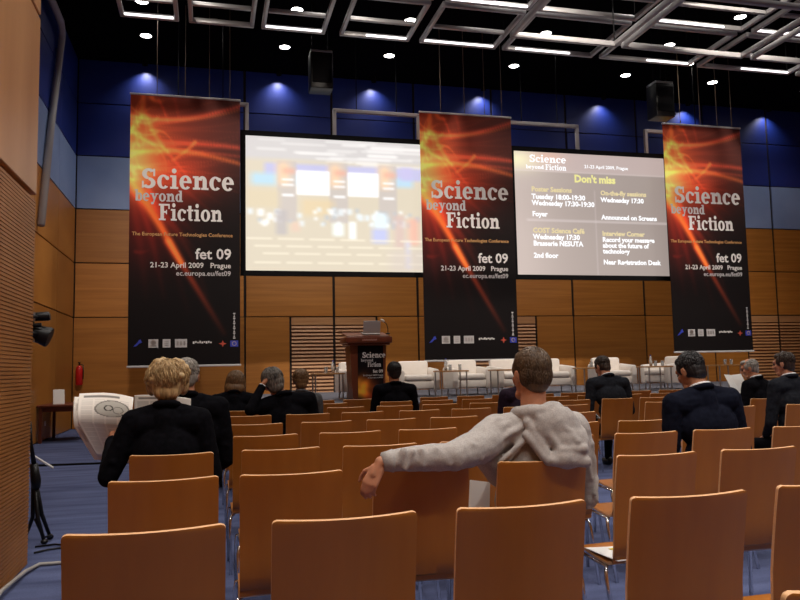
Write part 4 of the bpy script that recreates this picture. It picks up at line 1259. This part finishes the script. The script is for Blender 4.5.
def person(x, y, rz, label, **kw):
    t = tag(empty('person', (x, y, 0), R(rz)), label, 'person', 'people seated in the audience')
    H, Rm = seated(t, **kw)
    kind = kw.get('hair', 'short'); k = kw.get('k', 1.0); hm = M[kw.get('hairm', 'hair_dark')]
    if kind in ('short', 'thin', 'full', 'bob'):
        rad, cen, ln, zm = {'short': ((.085, .097, .088), (0, -.022, .044), .034, -.7), 'thin': ((.084, .088, .080), (0, -.028, .033), .03, -.7),
                            'full': ((.094, .103, .096), (0, -.022, .048), .055, -.85), 'bob': ((.104, .098, .118), (0, -.034, .016), .085, -.95)}[kind]
        lock_mesh('hair_locks', H, Rm, rad, cen, 900, ln, .0026, hm, t, len(label), wave=.0022, zmin=zm, face=.3 if kind != 'short' else .45, lift=.12, k=k)
    return t, H, Rm

# --- blonde woman reading the newspaper
CW = (colx(0)-.02, ROWY[3]+.25)
t, H, Rm = person(CW[0], CW[1], 0, 'person with fluffy blonde hair in a black jacket holding an open newspaper', hair='fluffy', hairm='hair_blonde', jacket='cloth_black', shirt=False, lean=7, head=(0, 14, 0), k=.97, wide=1.0,
    vox=.0085, armL=((-.33, .02, .78), (-.34, .30, .96)), armR=((.235, .06, .76), (.15, .34, .97)), handL=((-.1, .5, .45), (.6, .5, -.3), 35), handR=((-.1, .5, .45), (-.6, .4, -.3), 35), pelvis=(-.02, -.03, .50), hz=1.29, seed=1, cuff=False)
lock_mesh('hair_locks', H, Rm, (.108, .112, .10), (0, -.028, .04), 2600, .085, .0024, M['hair_blonde'], t, 4, wave=.006, zmin=-.85, face=.35, lift=.34)

# newspaper
def sheet(name, fn, nu, nv, art, material, parent, th=.0012):
    """paper given by fn(u, v) -> point, v from the top"""
    us = np.linspace(0, 1, nu+1); vs = np.linspace(0, 1, nv+1)
    U, V = np.meshgrid(us, vs)
    pts = np.array([fn(u, v) for u, v in zip(U.ravel(), V.ravel())])
    rgb = lin(art(U, V).reshape(-1, 3))
    n = U.size
    idx = np.arange(n).reshape(nv+1, nu+1)
    du = np.gradient(pts.reshape(nv+1, nu+1, 3), axis=1); dv = np.gradient(pts.reshape(nv+1, nu+1, 3), axis=0)
    nr = np.cross(du, dv).reshape(-1, 3); nr /= np.linalg.norm(nr, axis=1)[:, None]+1e-9
    q = np.stack([idx[:-1, :-1], idx[1:, :-1], idx[1:, 1:], idx[:-1, 1:]], -1).reshape(-1, 4)
    rg = np.concatenate([idx[0, :], idx[1:, -1], idx[-1, -2::-1], idx[-2:0:-1, 0]])
    side = np.stack([rg, np.roll(rg, -1), np.roll(rg, -1)+n, rg+n], 1)
    me = bpy.data.meshes.new(name)
    me.from_pydata(np.concatenate([pts, pts+nr*th]).tolist(), [], np.concatenate([q, q[:, ::-1]+n, side]).tolist())
    at = me.color_attributes.new('print', 'FLOAT_COLOR', 'POINT')
    at.data.foreach_set('color', np.concatenate([np.tile(rgb, (2, 1)), np.ones((2*n, 1))], 1).astype(np.float32).ravel())
    me.polygons.foreach_set('use_smooth', [True]*len(me.polygons))
    me.update()
    return mesh_obj(name, me, material, parent)
M['newsprint'] = attr_mat('newsprint', 0.85)
def news_art(seed, pic):
    def f(U, V):
        rg = np.random.RandomState(seed)
        c = np.zeros(U.shape+(3,)); c[:] = (.95, .93, .90)
        cols_ = 4
        for k in range(cols_):
            u0 = .06+k*.225; u1 = u0+.195
            m = ((U > u0) & (U < u1) & (V > .10) & (V < .94) & (np.mod(V*62, 1) < .45))
            c[m] *= .87
        m = (V > .04) & (V < .075) & (U > .08) & (U < .75); c[m] *= .55
        if pic:
            d = ((U-.62)/.33)**2+((V-.26)/.14)**2
            m = d < 1; c[m] = (.72, .71, .68)
            m = (d < 1) & (d > .80); c[m] = (.50, .49, .47)
            e = ((U-.55)/.09)**2+((V-.25)/.05)**2; c[(e < 1) & (e > .5)] = (.22, .21, .20)
            e = ((U-.73)/.10)**2+((V-.28)/.06)**2; c[(e < 1) & (e > .75)] = (.33, .32, .3)
            m = (U > .80) & (U < .95) & (V > .34) & (V < .37); c[m] = (.15, .15, .15)
            m = (U > .72) & (U < .97) & (V > .56) & (V < .64); c[m] = (.38, .37, .35)
        return c
    return f
np_t = tag(empty('newspaper', (-.455, 4.95, .875)), 'open newspaper held up by the blonde person in black', 'newspaper')
def page_left(u, v):
    x = -.345+u*.345+.075*v*(1-u)
    if v < .5:
        a = v/.5
        z = .385-.19*a-.02*(1-a)*math.cos(u*2.2)+.02*math.sin(u*3.1)*(1-a)
        y = -.02-.085*math.sin(a*math.pi*.62)+.0
        x += .03*(1-a)*(1-u)
    else:
        a = (v-.5)/.5
        z = .195-.20*a-.01*u
        y = -.02-.079+.09*a
        x += .055*a*(1-u)
    y += .05*math.sin(u*math.pi)*.6-.05*u
    return (x, y, z-.05*u*(v < .5)*(1-v*2)-.015*u)
def page_right(u, v):
    return (u*.335, -.05*math.sin(u*2.6)-.02+.10*v*.2, .345-.34*v+.012*math.sin(u*3.1)-.03*u)
def page_back(u, v):
    x, y, z = page_left(u, v)
    return (x-.035+.02*v, y+.035-.01*u, z-.022-.012*v)
sheet('left_page', page_left, 64, 110, news_art(1, True), M['newsprint'], np_t)
sheet('right_page', page_right, 48, 60, news_art(2, False), M['newsprint'], np_t)
sheet('left_back_page', page_back, 30, 60, news_art(3, False), M['newsprint'], np_t)

# --- the others
person(-.215, 5.55, 2, 'person with grey hair in dark clothes, mostly hidden behind the blonde newspaper reader', hair='short', hairm='hair_grey', jacket='cloth_black', lean=6, side=0, head=(0, 6, 0), shirt=False, hz=1.325, wide=1.2, seed=2, pelvis=(.05, -.05, .53))
person(.26, ROWY[7]+.25, -4, 'person with light brown bobbed hair in black, left of the person holding their head', hair='bob', hairm='hair_lightbrown', jacket='cloth_black', lean=10, head=(0, 20, 6), wide=1.15, shirt=False, hz=1.24, seed=3)
person(.80, ROWY[6]+.25, 0, 'person with dark grey hair in black, propping their head on a raised left hand', hair='full', hairm='hair_dkgrey', jacket='cloth_black', lean=8, side=-7, head=(6, 14, -18), hz=1.26, shirt='cuff', seed=4, wide=1.2, k=1.17,
    armL=((-.42, -.12, .965), (-.29, .0, 1.20)), handL=((.5, .15, .75), (.75, .1, -.4), 22), armR=((.28, .06, .66), (.14, .25, .58)), headoff=(-.05, 0, -.02))
person(.97, ROWY[7]+.27, 0, 'person with light brown hair in grey, mostly hidden behind the person propping their head', hair='full', hairm='hair_lightbrown', jacket='cloth_grey', lean=5, side=3, head=(0, 8, 0), hz=1.23, seed=5, shirt=False, pelvis=(.03, -.05, .50))
person(2.44, ROWY[8]+.27, 0, 'person with black hair in a black jacket seated straight before the lectern', hair='short', hairm='hair_black', jacket='cloth_black', lean=4, head=(0, 2, 0), hz=1.30, seed=6, wide=1.12, k=1.13, pelvis=(0, -.05, .535), shirt=False)
person(3.33, ROWY[6]+.25, 4, 'person in a dark plum top, mostly hidden behind the man in the grey hoodie', hair='short', hairm='hair_dark', jacket='cloth_purple', lean=5, head=(-8, 8, 0), headoff=(.075, 0, -.02), hz=1.24, seed=7, shirt=False)
person(5.08, ROWY[7]+.27, 4, 'person in a charcoal suit bending over a white-edged folder', hair='short', hairm='hair_dark', jacket='cloth_charcoal', lean=14, side=0, head=(8, 26, 0), hz=1.335, seed=8, wide=1.22, k=1.10, pelvis=(0, -.05, .54), shirt=True)
person(3.345, ROWY[3]+.24, 3, 'person with short black hair in a navy suit and white collar, looking down', hair='short', hairm='hair_black', jacket='cloth_navy', lean=10, side=-3, head=(8, 24, -2), hz=1.305, seed=9, wide=1.24, vox=.0085, skinm='skin_tan', pelvis=(-.02, -.02, .53), k=1.03)
person(6.42, ROWY[6]+.28, 22, 'person with short grey hair in black reading a white booklet at far right', hair='thin', hairm='hair_grey', jacket='cloth_black', lean=6, head=(22, 16, 0), hz=1.27, seed=10, k=.97, armL=((-.27, .05, .70), (-.20, .27, .90)), handL=((.1, .5, .5), (.6, .3, -.3), 25))
person(5.82, ROWY[5]+.27, 8, 'person with dark brown hair in a charcoal jacket, seated at the right picture edge', hair='short', hairm='hair_dark', jacket='cloth_charcoal', lean=4, head=(20, 6, 0), hz=1.315, seed=11, wide=1.05)

t = tag(empty('booklet', (6.30, 8.12, .97), R(14)), 'white booklet held open by the grey-haired person at far right', 'booklet')
Rb = Matrix.Rotation(R(-28), 3, 'X')
b = B(); box(b, (-.075, 0, .11), (.16, .004, .25), rot=Rb @ Matrix.Rotation(R(10), 3, 'Z')); obj('left_page', b, M['white'], t)
b = B(); box(b, (.075, 0, .11), (.16, .004, .25), rot=Rb @ Matrix.Rotation(R(-10), 3, 'Z')); obj('right_page', b, M['white'], t)

t = tag(empty('folder', (4.80, 9.20, .64), R(8)), 'white-edged dark folder on the lap of the person in charcoal', 'folder')
b = B(); box(b, (0, 0, .06), (.32, .02, .24), .004, rot=Matrix.Rotation(R(-62), 3, 'X')); obj('cover', b, M['white'], t)
b = B(); box(b, (.01, -.012, .062), (.27, .012, .19), .002, rot=Matrix.Rotation(R(-62), 3, 'X')); obj('dark_insert', b, M['black'], t)

# --- man in the grey hoodie, his left arm laid along the next chair
HX, HY = 1.49, 3.46
hero = tag(empty('person', (HX, HY, 0)), 'person with short brown hair in a grey hoodie, left arm along the next chair', 'person', 'people seated in the audience')
L0 = lambda x, y, z: Vector((x-HX, y-HY, z))
Hh = L0(1.508, 3.43, 1.305); Rh = rotm(4, 2, 2)
shl, ell, wrl = L0(1.315, 3.40, 1.040), L0(1.03, 3.215, .962), L0(.705, 3.20, .952)
shr, elr, wrr = L0(1.715, 3.42, 1.045), L0(1.80, 3.47, .70), L0(1.66, 3.73, .62)
pel = L0(1.49, 3.47, .52)
P = head_prims(Hh, Rh, 1.02)
P += [('c', L0(1.50, 3.40, 1.06), Hh+Rh @ Vector((0, -.022, -.05)), .064, .060), ('c', pel, L0(1.5, 3.45, .95), .09, .09), ('c', shl, shr, .05, .05),
      ('c', shl, ell, .044, .038), ('c', ell, wrl, .038, .028), ('c', shr, elr, .044, .038), ('c', elr, wrr, .038, .028)]
P += hand_prims(L0(.695, 3.195, .940), Vector((-.46, -.05, -.80)), Vector((.50, .80, -.30)), -1, 30, .92, 0)
P += hand_prims(wrr+Vector((-.02, .02, -.005)), Vector((-.4, .8, -.2)), Vector((0, 0, -1)), -1, 25)
for s in (-1, 1):
    P += [('c', pel+Vector((s*.10, 0, -.02)), Vector((s*.19, .44, .48)), .06, .046), ('c', Vector((s*.19, .44, .48)), Vector((s*.18, .44, .09)), .043, .032), ('c', Vector((s*.18, .42, .07)), Vector((s*.18, .57, .04)), .03, .024)]
blob('body', P, .0058, M['skin'], hero, 2)
for s in (-1, 1):
    b = B(); ball(b, Hh+Rh @ Vector((s*.031, .084, .006)), .0125, 10); obj('eye', b, M['eye'], hero, smooth=True)
Z3 = Matrix.Identity(3)
Rt = Matrix.Rotation(R(-5), 3, 'X')
J = [('e', L0(1.49, 3.47, .56), (.185, .125, .13), Z3), ('e', L0(1.49, 3.455, .70), (.175, .125, .17), Rt), ('e', L0(1.495, 3.425, .89), (.205, .128, .185), Rt),
     ('c', L0(1.33, 3.40, 1.035), L0(1.68, 3.41, 1.03), .085, .085), ('c', L0(1.46, 3.385, 1.09), shl, .058, .082), ('c', L0(1.55, 3.39, 1.09), shr, .058, .080),
     ('c', shl, L0(1.18, 3.31, .985), .088, .082), ('c', L0(1.18, 3.31, .985), ell, .082, .066), ('c', ell, L0(.88, 3.198, .962), .064, .058), ('c', L0(.88, 3.198, .962), L0(.745, 3.198, .958), .058, .046),
     ('c', shr, L0(1.775, 3.44, .88), .082, .066), ('c', L0(1.775, 3.44, .88), elr, .064, .052), ('c', elr, wrr, .058, .045),
     ('c', L0(1.20, 3.38, .97), L0(1.34, 3.42, .86), .050, .085)]
# creases pulled from the neck and armpit along the sleeve and over the back
cre = [((1.41, 3.325, 1.07), (1.20, 3.27, .98), .016), ((1.345, 3.335, 1.085), (1.10, 3.235, .985), .015), ((1.43, 3.31, 1.02), (1.29, 3.305, .92), .017), ((1.38, 3.315, .97), (1.30, 3.325, .88), .017),
       ((1.30, 3.345, 1.105), (1.17, 3.275, 1.045), .014), ((1.07, 3.185, 1.00), (1.05, 3.165, .93), .013), ((1.12, 3.205, 1.01), (1.11, 3.20, .94), .013), ((1.00, 3.172, 1.00), (1.00, 3.155, .93), .011),
       ((.83, 3.155, .995), (.80, 3.15, .925), .016), ((.795, 3.16, 1.002), (.765, 3.155, .95), .016), ((.87, 3.155, 1.000), (.88, 3.148, .935), .013), ((.94, 3.16, 1.005), (.97, 3.152, .965), .010),
       ((1.18, 3.25, 1.03), (1.17, 3.225, .94), .013), ((1.79, 3.375, .97), (1.81, 3.405, .85), .015), ((1.75, 3.365, .92), (1.79, 3.395, .80), .015), ((1.83, 3.42, .80), (1.81, 3.40, .72), .014)]
for a, b_, r in cre: J.append(('c', L0(*a), L0(*b_), r, r*.7))
def hoodie_disp(c, n):
    return .0042*noise.noise(Vector((c.x*17+c.z*9, c.y*10, c.z*13-c.x*5)))+.002*noise.noise(Vector((c.x*42, c.y*38, c.z*36)))
blob('hooded_sweatshirt', J, .0068, M['hoodie'], hero, 7, hoodie_disp)
# the hood lying on the back
hd = []
ringp = []
for q in range(13):
    a = R(150+240*q/12)
    ringp.append(L0(1.515+.098*math.cos(a), 3.385+.082*math.sin(a), 1.125-.012*math.sin(a)+(.012 if math.cos(a) > 0 else 0)))
for a, b_ in zip(ringp, ringp[1:]): hd.append(('c', a, b_, .036, .036))
hd += [('e', L0(1.575, 3.285, 1.055), (.125, .048, .105), Matrix.Rotation(R(18), 3, 'Y')), ('e', L0(1.625, 3.265, .985), (.10, .048, .085), Matrix.Rotation(R(25), 3, 'Y')), ('e', L0(1.60, 3.245, .925), (.095, .042, .052), Z3),
       ('c', L0(1.48, 3.295, 1.11), L0(1.56, 3.245, .96), .030, .026), ('c', L0(1.545, 3.282, 1.115), L0(1.635, 3.232, 1.00), .028, .022), ('c', L0(1.43, 3.31, 1.09), L0(1.50, 3.262, .95), .026, .022),
       ('c', L0(1.61, 3.295, 1.125), L0(1.68, 3.275, 1.03), .034, .030), ('c', L0(1.68, 3.275, 1.03), L0(1.685, 3.255, .95), .030, .026), ('c', L0(1.60, 3.243, 1.05), L0(1.665, 3.243, 1.02), .018, .016),
       ('c', L0(1.52, 3.238, .915), L0(1.68, 3.236, .905), .026, .028), ('c', L0(1.56, 3.232, .965), L0(1.67, 3.222, .965), .018, .022), ('c', L0(1.42, 3.30, 1.03), L0(1.50, 3.25, .91), .024, .022)]
blob('hood', hd, .0062, M['hoodie'], hero, 9, hoodie_disp)
b = B(); d = (wrl-ell).normalized(); c0 = L0(.755, 3.198, .958)
tube(b, [c0-d*.0, c0+d*.02, c0+d*.045], [.050, .044, .040], 16); obj('ribbed_cuff', b, M['hoodie'], hero, smooth=True)
tr = [('e', pel+Vector((0, .02, -.02)), (.17, .13, .085))]
for s in (-1, 1): tr += [('c', pel+Vector((s*.10, 0, -.02)), Vector((s*.19, .44, .475)), .088, .066), ('c', Vector((s*.19, .44, .475)), Vector((s*.18, .44, .10)), .064, .052)]
blob('jeans', tr, .012, M['denim'], hero, 2)
for s in (-1, 1):
    b = B(); ball(b, Vector((s*.18, .50, .045)), (.046, .14, .045), 14); ball(b, Vector((s*.18, .41, .06)), (.038, .05, .055), 12); obj('shoe', b, M['shoe'], hero, smooth=True)
hp = hair_prims(Hh, Rh, 'short', 1.04)
blob('hair', hp, .005, M['hair_brown'], hero, 3)
lock_mesh('hair_locks', Hh, Rh, (.086, .099, .090), (0, -.020, .044), 4200, .030, .0013, M['hair_brown'], hero, 9, wave=.0006, zmin=-.62, face=.55, lift=.05, k=1.03)
lock_mesh('hair_locks', Hh, Rh, (.083, .075, .084), (0, -.040, .002), 1700, .022, .0012, M['hair_brown'], hero, 12, wave=.0005, zmin=-.75, face=-.2, lift=.04, k=1.04)

# folded programme standing between the two chairs
t = tag(empty('folded_paper', (1.205, 3.50, .405), R(-10)), 'white folded paper standing on a seat under the arm of the hooded person', 'paper')
b = B(); box(b, (.045, .02, .27), (.10, .004, .26), .001, rot=Matrix.Rotation(R(8), 3, 'Y') @ Matrix.Rotation(R(-22), 3, 'X')); obj('front_leaf', b, M['white'], t)
b = B(); box(b, (.045, .035, .265), (.10, .004, .26), .001, rot=Matrix.Rotation(R(8), 3, 'Y') @ Matrix.Rotation(R(-20), 3, 'X')); obj('rear_leaf', b, M['white'], t)
b = B(); box(b, (.05, .015, .055), (.10, .06, .11), .01); obj('dark_wallet', b, M['black'], t)
# papers left on seats
for i, (r, k, lab) in enumerate(((2, 4, 'white leaflet with a small orange mark lying on a seat in the second nearest row'), (1, 4, 'white paper lying on the seat at the right edge of the nearest full row'), (3, 4, 'pale paper lying on a seat in the third nearest row'))):
    c = chairs[(r, k)]
    t = tag(empty('leaflet', (c.location.x-.06, c.location.y-.02, .4125), R(4-6*i)), lab, 'paper')
    b = B(); box(b, (.03, .03, 0), (.36, .33, .004), .001); l = obj('sheet', b, M['white'], t)
    if i == 0:
        b = B(); prism(b, [(-.03, -.02), (.05, -.03), (.03, .0), (.05, .025), (-.02, .015)], 0, .0015)
        bmesh.ops.rotate(b, cent=(0, 0, 0), matrix=Matrix.Rotation(R(90), 3, 'X'), verts=b.verts)
        obj('printed_mark', b, M['print_yellow'], l, (-.03, .06, .0035))
